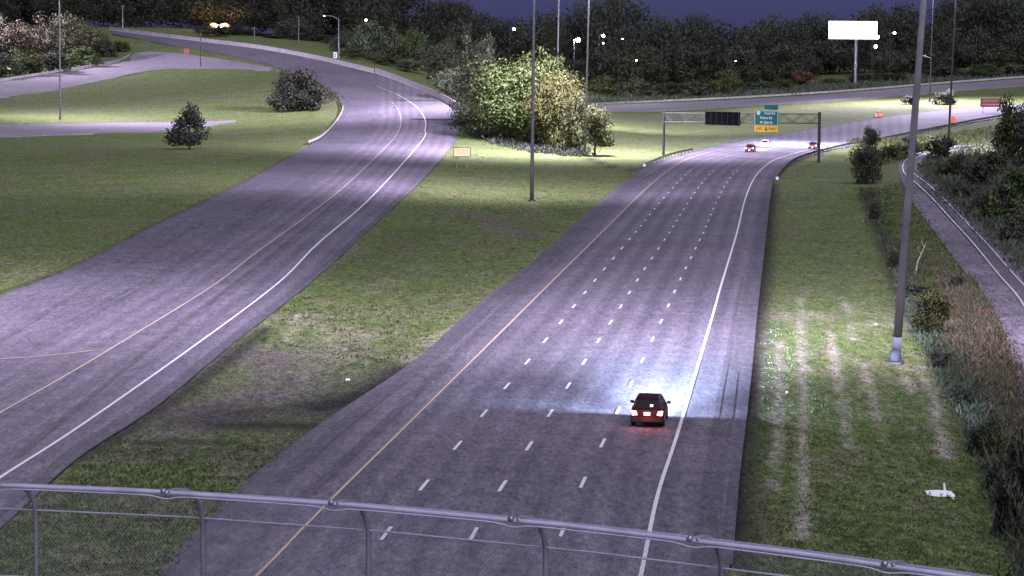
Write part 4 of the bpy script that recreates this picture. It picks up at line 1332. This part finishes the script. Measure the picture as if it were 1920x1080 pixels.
PROTO['cone0'] = crown_mesh('crown', 50, 4200, 'cone', .024, 40)
PROTO['big'] = crown_mesh('crown', 61, 24000, 'round', .0135, 70)
PROTO['big1'] = crown_mesh('crown', 62, 18000, 'round', .0145, 52)
def trunk_mesh(seed):
    r = random.Random(seed)
    mb = MB()
    mb.tube([(0, 0, -.04), (.005, 0, .15), (.012, .006, .4), (0, .01, .78)], [.03, .022, .016, .005], 8)
    for k in range(5):
        a = r.uniform(0, 6.28); z = .2 + k * .09; l = r.uniform(.16, .28)
        mb.tube([(0, 0, z), (l * .5 * math.cos(a), l * .5 * math.sin(a), z + .1), (l * math.cos(a), l * math.sin(a), z + .24)], [.012, .008, .003], 6)
    return mb.mesh('trunk', M['bark'], True)
TRUNK = [trunk_mesh(i) for i in range(3)]
def stem_mesh(seed):
    r = random.Random(seed)
    mb = MB()
    for k in range(5):
        a = r.uniform(0, 6.28); l = r.uniform(.1, .3)
        mb.tube([(0, 0, -.05), (l * .4 * math.cos(a), l * .4 * math.sin(a), .4), (l * math.cos(a), l * math.sin(a), .85)], [.02, .014, .004], 5)
    return mb.mesh('stem', M['bark'], True)
STEM = [stem_mesh(i) for i in range(2)]
def plant(P, wid, H, proto, mat, label, name='tree', cat='tree', group=None, base=.10, dep=None):
    o = empty(name, P, label, cat, group, random.uniform(0, 6.28))
    if name == 'tree':
        share('trunk', TRUNK[random.randrange(3)], o, (0, 0, 0), (0, 0, 0), (H * .8, H * .8, H))
    else:
        base = .0
        share('stem', STEM[random.randrange(2)], o, (0, 0, 0), (0, 0, 0), (wid, wid, H))
    c = share('crown', PROTO[proto], o, (0, 0, H * base), (0, 0, 0), (wid, dep or wid, H * (1 - base)))
    c.material_slots[0].link = 'OBJECT'
    c.material_slots[0].material = M[mat]
    return o
def wood(name, items, mat, label, seed):
    """a far-off wood that reads as one mass"""
    r = np.random.default_rng(seed)
    VV, TT = [], []
    for P, wd_, H, pr in items:
        me = PROTO[pr]
        v = np.empty(len(me.vertices) * 3); me.vertices.foreach_get('co', v)
        v = v.reshape(-1, 3) * np.array([wd_, wd_, H])
        a = r.uniform(0, 6.28)
        v = np.stack([v[:, 0] * math.cos(a) - v[:, 1] * math.sin(a), v[:, 0] * math.sin(a) + v[:, 1] * math.cos(a), v[:, 2]], 1) + np.array(P)
        t = np.empty(len(me.vertices)); me.attributes['tone'].data.foreach_get('value', t)
        VV.append(v); TT.append(np.clip(t * .8 + r.uniform(-.15, .35), 0, 1))
    V = np.concatenate(VV); n = len(V) // 4
    me = bpy.data.meshes.new(name)
    me.vertices.add(n * 4); me.vertices.foreach_set('co', V.ravel())
    me.loops.add(n * 4); me.loops.foreach_set('vertex_index', np.arange(n * 4))
    me.polygons.add(n); me.polygons.foreach_set('loop_start', np.arange(0, n * 4, 4))
    a = me.attributes.new('tone', 'FLOAT', 'POINT')
    a.data.foreach_set('value', np.concatenate(TT))
    me.update(); me.validate()
    me.materials.append(M[mat])
    return tag(link(bpy.data.objects.new(name, me)), label, 'wood', kind='stuff')
def spot(x, ytop, wpx, Y):
    P = gz(far(x, 100, Y)[0], Y)
    return P, wpx / (F / Y), max(up_px(P, ytop), 3)
ORD = 'first second third fourth fifth sixth seventh eighth ninth tenth eleventh twelfth thirteenth fourteenth fifteenth sixteenth seventeenth eighteenth nineteenth twentieth'.split()
ORD += ['twenty-' + o for o in ORD[:9]]
def in_order(objs, what, side='left'):
    key = (lambda o: project([o.location])[0][0]) if side == 'left' else (lambda o: project([o.location])[0][1])
    for i, o in enumerate(sorted(objs, key=key)):
        o['label'] = '%s from the %s of the %s' % (ORD[i], side, what)
def tree_at(x, ybase, ytop, wpx, proto, mat, label, Y=None, **k):
    if Y is None:
        P = g1(x, ybase)
    else:
        P = gz(far(x, 100, Y)[0], Y)
    H = max(up_px(P, ytop), 1.0)
    return plant(P, wpx / (F / P.y), H, proto, mat, label, **k)
# the lit clump between ramp and carriageway
G = 'lit trees between the ramp and the carriageway'
tree_at(975, 266, 96, 190, 'big', 'leaf_lit', 'largest yellow-green tree crown catching light from the masts', group=G, base=.03)
tree_at(1045, 278, 128, 110, 'big1', 'leaf_lit', 'lower yellow-green tree at the right shoulder of the largest lit tree', group=G, base=.04)
tree_at(905, 238, 108, 120, 'big1', 'leaf_grey', 'pale grey-green tree at the left shoulder of the largest lit tree', group=G, base=.03)
tree_at(1115, 292, 192, 88, 'ragged0', 'leaf_mid', 'small ragged tree with a visible trunk right of the lit clump', group=G, base=.18)
tree_at(1016, 262, 82, 105, 'round1', 'leaf_lit', 'topmost crown of the lit clump beside the front mast', group=G, base=.05)
tree_at(1075, 285, 165, 60, 'round1', 'leaf_mid', 'dim green tree filling the gap beside the slim mast', group=G, base=.05)
tree_at(850, 215, 125, 75, 'round2', 'leaf_grey', 'greyish tree touching the outside barrier of the ramp bend', group=G, Y=660, base=.03)
tree_at(912, 215, 44, 42, 'tall1', 'leaf_grey', 'tall slim pale tree rising left of the lit clump', group=G, Y=700, base=.05)
tree_at(875, 215, 62, 60, 'tall0', 'leaf_grey', 'pale ragged tree just left of the tall slim one', group=G, Y=715, base=.05)
# bushes and small trees on the left grass
tree_at(556, 208, 123, 84, 'round1', 'leaf_black', 'dark rounded tree beside the inner rail of the ramp bend', group='dark small trees on the left grass', base=.03)
tree_at(585, 208, 150, 60, 'bush1', 'leaf_black', 'low dark bush at the right foot of the rounded dark tree', name='shrub', cat='shrub', group='dark small trees on the left grass')
tree_at(527, 210, 165, 50, 'bush0', 'leaf_black', 'low dark bush at the left foot of the rounded dark tree', name='shrub', cat='shrub', group='dark small trees on the left grass')
tree_at(355, 280, 184, 92, 'cone0', 'leaf_black', 'small dark ragged tree in front of the pale side road', group='dark small trees on the left grass', base=.06)
# lit trees beyond the ramp
G = 'grey-green trees beyond the high ramp'
row = []
for i, (x, yt_, wd, Y, pr, mt) in enumerate(((690, 38, 75, 830, 'round0', 'leaf_grey'), (735, 48, 70, 820, 'tall0', 'leaf_grey'), (775, 42, 55, 815, 'tall1', 'leaf_mid'), (815, 75, 75, 800, 'round1', 'leaf_grey'),
        (660, 88, 55, 800, 'round2', 'leaf_mid'), (720, 95, 70, 785, 'bush0', 'leaf_mid'), (770, 105, 70, 770, 'bush1', 'leaf_grey'), (830, 118, 60, 750, 'bush2', 'leaf_mid'), (640, 60, 50, 850, 'tall1', 'leaf_dark'), (850, 92, 50, 760, 'tall0', 'leaf_grey'))):
    row.append(tree_at(x, 0, yt_, wd, pr, mt, 'grey-green tree in the lit row behind the barrier of the high ramp', group=G, Y=Y, base=.03))
in_order(row, 'grey-green lit trees behind the high ramp')
# autumn trees at the far left
G = 'autumn trees beside the slip road'
row = []
for i, (x, yt_, wd, Y, pr, mt) in enumerate(((-20, 20, 90, 800, 'round0', 'leaf_dark'), (25, 35, 80, 800, 'round1', 'leaf_brown'), (75, 25, 80, 815, 'tall0', 'leaf_brown'), (125, 20, 75, 830, 'round2', 'leaf_brown'), (165, 35, 70, 850, 'round0', 'leaf_brown'),
        (45, 85, 80, 765, 'bush0', 'leaf_mid'), (100, 90, 80, 775, 'bush1', 'leaf_dark'), (150, 88, 70, 800, 'bush2', 'leaf_mid'), (195, 66, 50, 850, 'bush0', 'leaf_dark'), (226, 74, 38, 870, 'bush1', 'leaf_mid'), (10, 100, 70, 755, 'bush2', 'leaf_dark'), (-70, 30, 90, 790, 'tall1', 'leaf_dark'), (185, 50, 40, 865, 'tall0', 'leaf_red'))):
    row.append(tree_at(x, 0, yt_, wd, pr, mt, 'autumn tree', group=G, Y=Y, base=.02))
in_order(row, 'autumn trees beside the slip road')
# the unlit wood above the high ramp
G = 'black wood above the high ramp'
r2 = random.Random(5)
items = []
for i in range(26):
    x = -140 + i * 41 + r2.uniform(-12, 12)
    Y = 985 + r2.uniform(-20, 90)
    yt_ = r2.uniform(-60, -15) if x < 800 else (r2.uniform(-10, 15) if x < 880 else r2.uniform(22, 34))
    items.append(spot(x, yt_, r2.uniform(80, 120), Y) + (r2.choice(['round0', 'round1', 'round2', 'tall0']),))
wood('far_wood', items, 'leaf_black', 'nearly black wood that closes the view above the high ramp', 3)
under = []
for i in range(20):
    x = 380 + i * 27 + r2.uniform(-9, 9)
    Y = 925 + r2.uniform(-10, 30) if x < 640 else 890 + r2.uniform(-20, 30)
    under.append(tree_at(x, 0, r2.uniform(30, 75), r2.uniform(45, 75), r2.choice(['bush0', 'bush1', 'round1', 'tall1']), 'leaf_dark', 'dark understorey tree close behind the high ramp', group='dark understorey behind the high ramp', Y=Y, base=.02))
in_order(under, 'dark understorey trees behind the high ramp')
# the wood behind the far ramp on the right
G = 'black wood behind the far ramp'
sky_line = [(900, 30), (940, 34), (1000, 34), (1060, 22), (1110, 4), (1150, -14), (1190, 10), (1215, 26), (1260, 22), (1320, 34), (1370, 42), (1400, 40), (1440, 32), (1490, 40), (1540, 30), (1600, 20), (1700, 10), (1800, -10), (1920, -20), (2080, -20)]
sx_, sy_ = zip(*sky_line)
x = 900
items = []
while x < 2080:
    Y = 1030 + r2.uniform(-15, 60)
    wpx = r2.uniform(75, 120)
    items.append(spot(x, float(np.interp(x, sx_, sy_)) + r2.uniform(-14, 2), wpx, Y) + (r2.choice(['round0', 'round1', 'round2']),))
    x += wpx * .42
wood('far_wood', items, 'leaf_black', 'nearly black wood on the skyline behind the far ramp', 4)
midt = []
x = 1085
while x < 2060:
    Y = 985 + r2.uniform(-10, 25)
    wpx = r2.uniform(60, 95)
    base_y = float(np.interp(x, [1080, 1500, 1940], [110, 95, 60]))
    if not (1535 < x < 1665):
        midt.append(tree_at(x, 0, base_y + r2.uniform(-25, 20), wpx, r2.choice(['round0', 'round1', 'tall1', 'round2']), 'leaf_dark', 'dark mid-height tree in front of the skyline wood behind the far ramp', group='mid-height trees behind the far ramp', Y=Y, base=.02))
    x += wpx * .55
in_order(midt, 'dark mid-height trees behind the far ramp')
for i, (x, yt_, wd, mt, lb) in enumerate(((1130, 140, 60, 'leaf_mid', 'dull bush at the left end of the far ramp beside the lit clump'), (1192, 138, 75, 'leaf_grey', 'wide greyish bush behind the left part of the far ramp'), (1255, 152, 60, 'leaf_dark', 'dark low bush right of the wide greyish bush'), (1310, 146, 60, 'leaf_dark', 'dark bush left of the round yellow-green one'),
        (1362, 130, 62, 'leaf_lit', 'round yellow-green lit bush behind the far ramp'), (1425, 148, 62, 'leaf_grey', 'greyish bush right of the round yellow-green one'), (1470, 145, 40, 'leaf_mid', 'small dull bush left of the red autumn tree'), (1505, 128, 48, 'leaf_red', 'red autumn tree behind the far ramp'), (1568, 146, 62, 'leaf_grey', 'pale grey bush right of the red autumn tree'),
        (1620, 132, 60, 'leaf_dark', 'dark bush below the billboard post'), (1672, 136, 60, 'leaf_mid', 'dull green bush left of the thick leaning pole'), (1770, 120, 80, 'leaf_dark', 'wide dark bush right of the thick leaning pole'), (1840, 118, 80, 'leaf_mid', 'dull green bush above the red-brown sign'), (1905, 112, 80, 'leaf_brown', 'brownish bush at the right edge above the far ramp'))):
    tree_at(x, 0, yt_, wd, ['round0', 'bush0', 'round1', 'bush1'][i % 4], mt, lb, Y=930 + (i % 3) * 8 if x < 1500 else 945 + (i % 3) * 6, group='bushes behind the far ramp', base=.02)
# grass bank between the two carriageways
tree_at(1775, 196, 162, 52, 'bush0', 'leaf_black', 'dull bush on the grass bank between the far roads', name='shrub', cat='shrub', group='bushes on the far grass bank')
tree_at(1708, 196, 176, 40, 'bush1', 'leaf_dark', 'low dull bush at the thick pole on the far grass bank', name='shrub', cat='shrub', group='bushes on the far grass bank')
# shrubs along the right verge
VS = 'shrubs along the right verge'
tree_at(1624, 345, 268, 58, 'round1', 'leaf_dark', 'tall dark shrub at the far end of the verge beside the gantry', name='shrub', cat='shrub', group=VS)
tree_at(1631, 300, 232, 44, 'ragged0', 'leaf_dark', 'spindly dark sapling sticking up above the guard rail', base=.05, group=VS)
tree_at(1742, 626, 540, 76, 'round2', 'leaf_mid', 'bushy green shrub right of the thick pole', name='shrub', cat='shrub', group=VS)
tree_at(1716, 560, 520, 40, 'bush0', 'leaf_dark', 'small dark shrub just above the bushy green one', name='shrub', cat='shrub', group=VS)
tree_at(1767, 298, 250, 48, 'bush1', 'leaf_dark', 'dark shrub on the bend of the railway', name='shrub', cat='shrub', group=VS)
tree_at(1700, 292, 256, 60, 'bush2', 'leaf_mid', 'low green shrub behind the thick pole at the railway bend', name='shrub', cat='shrub', group=VS)
tree_at(1740, 284, 248, 50, 'bush0', 'leaf_mid', 'low green shrub left of the dark mast', name='shrub', cat='shrub', group=VS)
tree_at(1668, 300, 268, 44, 'bush1', 'leaf_mid', 'low green shrub between the spindly sapling and the pole', name='shrub', cat='shrub', group=VS)
tree_at(1795, 540, 512, 30, 'bush1', 'leaf_dark', 'small dark shrub at the edge of the ballast', name='shrub', cat='shrub', group=VS)
# dense dark scrub on the bank right of the railway
G = 'dark scrub on the bank right of the railway'
row = []
for x, yb_, yt_, wd, pr in ((1898, 300, 178, 74, 'round0'), (1938, 310, 190, 80, 'round1'), (1868, 330, 262, 60, 'bush0'), (1912, 370, 300, 70, 'bush1'), (1955, 400, 320, 80, 'round0'), (1835, 350, 290, 60, 'bush1'), (1880, 410, 340, 80, 'bush2'),
        (1925, 450, 370, 80, 'bush0'), (1800, 330, 290, 55, 'bush2'), (1960, 500, 420, 90, 'bush1'), (1905, 455, 410, 60, 'bush2'), (1850, 395, 350, 60, 'bush0'), (1775, 330, 300, 45, 'bush1'), (1810, 370, 335, 46, 'bush0')):
    row.append(tree_at(x, yb_, yt_, wd, pr, 'leaf_dark' if len(row) % 3 else 'leaf_mid', 'dark shrub', name='shrub', cat='shrub', group=G))
in_order(row, 'dark shrubs in the scrub right of the railway', 'top')
tree_at(1885, 1010, 850, 60, 'bush0', 'leaf_dark', 'tall dark shrub at the lower right edge beside the fence', name='shrub', cat='shrub', group=VS)
tree_at(1915, 960, 780, 70, 'bush1', 'leaf_dark', 'tall dark shrub at the right edge above the fence end', name='shrub', cat='shrub', group=VS)
tree_at(1860, 860, 780, 50, 'bush2', 'leaf_mid', 'mid-height green shrub in the hedge right of the worn strip', name='shrub', cat='shrub', group=VS)

# ground cover too dense to count
def cover(name, poly, n, mat, hmin, hmax, spread, label, seed, per=8, blade=.12, cat='undergrowth'):
    r = np.random.default_rng(seed)
    poly = np.asarray(poly, float)
    lo_, hi_ = poly.min(0), poly.max(0)
    pts = r.uniform(lo_, hi_, (int(n * 3.2), 2))
    pts = pts[inside(pts, poly)][:n]
    Gp = ground(pts)
    if cat == 'grass':               # no blades on bare, muddy, shade-painted or worn ground
        keep = np.ones(len(Gp))
        for q_, wm_, k_ in PAINT:
            W_p = ground(crom(q_, 3))[:, :2]
            keep = np.minimum(keep, 1 - k_ * np.exp(-(seg_dist(Gp[:, :2], W_p) / wm_) ** 2))
        Gp = Gp[keep > r.uniform(.25, .9, len(Gp))]
    k = len(Gp)
    c = np.repeat(Gp, per, 0)
    m = len(c)
    hgt = np.repeat(r.uniform(hmin, hmax, k) * (0.4 + r.random(k) ** 2), per) * r.uniform(.5, 1.1, m)
    c[:, :2] += r.normal(size=(m, 2)) * spread
    c[:, 2] = ht(c[:, 0], c[:, 1]) + hgt * r.uniform(.2, .6, m)
    a = r.uniform(0, 2 * np.pi, m)
    wd_ = np.minimum(hgt * .4, blade) * r.uniform(.5, 1.2, m)
    t = np.stack([np.cos(a), np.sin(a), r.uniform(-.4, .4, m)], 1) * wd_[:, None]
    b = np.stack([r.normal(size=m) * .45, r.normal(size=m) * .45, np.ones(m)], 1) * (hgt * .45)[:, None]
    V = np.stack([c - t - b * .3, c - b, c + t - b * .2, c + b], 1).reshape(-1, 3)
    me = bpy.data.meshes.new(name)
    me.vertices.add(m * 4); me.vertices.foreach_set('co', V.ravel())
    me.loops.add(m * 4); me.loops.foreach_set('vertex_index', np.arange(m * 4))
    me.polygons.add(m); me.polygons.foreach_set('loop_start', np.arange(0, m * 4, 4))
    at_ = me.attributes.new('tone', 'FLOAT', 'POINT')
    at_.data.foreach_set('value', np.repeat(r.random(m), 4))
    me.update(); me.validate()
    me.materials.append(M[mat])
    return tag(link(bpy.data.objects.new(name, me)), label, cat, kind='stuff')
SLOPE = [(1625, 355), (1690, 345), (1755, 445), (1850, 562), (1895, 662), (1960, 1000), (1960, 1100), (1930, 1060), (1850, 850), (1770, 690), (1712, 575), (1665, 450)]
cover('undergrowth', SLOPE, 6500, 'leaf_mid', .1, .55, .45, 'dull green weeds on the slope between verge and railway', 1, per=10, blade=.06)
cover('weeds', [(1730, 470), (1800, 525), (1850, 575), (1890, 660), (1925, 800), (1900, 860), (1820, 740), (1775, 640), (1765, 560)], 4200, 'leaf_dry', .1, .5, .5, 'brown and orange dry weeds beside the ballast', 2, per=10, blade=.06)
cover('undergrowth', [(1725, 330), (1790, 385), (1850, 440), (1960, 540), (1960, 250), (1850, 262), (1780, 285), (1735, 300)], 3600, 'leaf_dark', .3, 1.2, .8, 'dark scrub cover on the bank right of the railway', 3, blade=.2)
cover('undergrowth', [(1600, 262), (1700, 262), (1860, 240), (1860, 262), (1760, 282), (1690, 300), (1650, 310), (1600, 310)], 1500, 'leaf_mid', .3, 1.0, .8, 'rough green growth between guard rail and railway bend', 4, blade=.2)
cover('undergrowth', [(1090, 196), (1250, 191), (1500, 178), (1700, 162), (1960, 142), (1960, 128), (1700, 145), (1500, 160), (1250, 178), (1090, 184)], 3000, 'leaf_dark', .6, 2.2, 2.0, 'dark undergrowth at the foot of the wood behind the far ramp', 5, blade=.4)
cover('undergrowth', [(560, 205), (640, 186), (606, 162), (570, 148), (520, 150), (505, 200)], 600, 'leaf_dark', .3, 1.0, .9, 'dark undergrowth round the small trees inside the ramp bend', 6, blade=.3)
cover('undergrowth', [(860, 240), (900, 262), (990, 285), (1090, 295), (1100, 282), (1000, 255), (900, 225), (865, 215)], 1500, 'leaf_black', .3, 1.2, 1.0, 'dark undergrowth at the foot of the lit clump', 7, blade=.3)
HL_ = [(1618, 352), (1640, 400), (1662, 452), (1684, 505), (1705, 556), (1730, 628), (1762, 682), (1792, 728), (1822, 782), (1850, 840), (1876, 900), (1900, 960), (1925, 1040), (1950, 1120)]
M['stone'] = leaf_mat('ballast_stone', (.09, .08, .085), (.20, .178, .195), (.34, .305, .335))
cover('gravel', BED_L + BED_R[::-1], 6500, 'stone', .05, .16, .35, 'pinkish grey ballast stones under the railway', 12, per=8, blade=.12, cat='gravel')
cover('hedge', [(x - 8, y) for x, y in HL_] + [(x + 14 + (y - 350) * .05, y) for x, y in reversed(HL_)], 2600, 'leaf_dark', .25, 1.15, .45, 'dark overgrown hedge line bordering the mown verge', 8, per=14, blade=.085)
for x_, y_, t_, w_, lb_ in ((1640, 410, 380, 26, 'first low shrub of the hedge line below the tall dark shrub'), (1676, 500, 470, 28, 'low dark shrub of the hedge line left of the thick pole'), (1762, 690, 650, 42, 'low dark shrub of the hedge line right of the pale pole base'), (1800, 760, 715, 40, 'low dark shrub of the hedge line above the worn strip'), (1840, 850, 790, 48, 'low dark shrub of the hedge line beside the end of the worn strip'), (1868, 920, 870, 46, 'low dark shrub of the hedge line up and right of the fallen marker')):
    tree_at(x_, y_, t_, w_, 'bush%d' % (x_ % 3), 'leaf_black', lb_, name='shrub', cat='shrub', group='low shrubs in the hedge line')
cover('grass', [(1430, 450), (1625, 400), (1700, 560), (1740, 690), (1900, 1020), (1900, 1090), (1395, 1090), (1412, 800), (1430, 600)], 9000, 'leaf_grass', .06, .2, .18, 'mown grass blades on the right verge', 9, per=6, blade=.05, cat='grass')
cover('grass', [(1150, 330), (1000, 480), (880, 575), (770, 670), (600, 790), (455, 915), (300, 1090), (-60, 1090), (-20, 1010), (100, 908), (300, 770), (440, 655), (575, 548), (690, 450), (790, 350), (860, 280), (1000, 300)], 12000, 'leaf_grass', .06, .22, .2, 'mown grass blades between the ramp and the carriageway', 10, per=6, blade=.06, cat='grass')
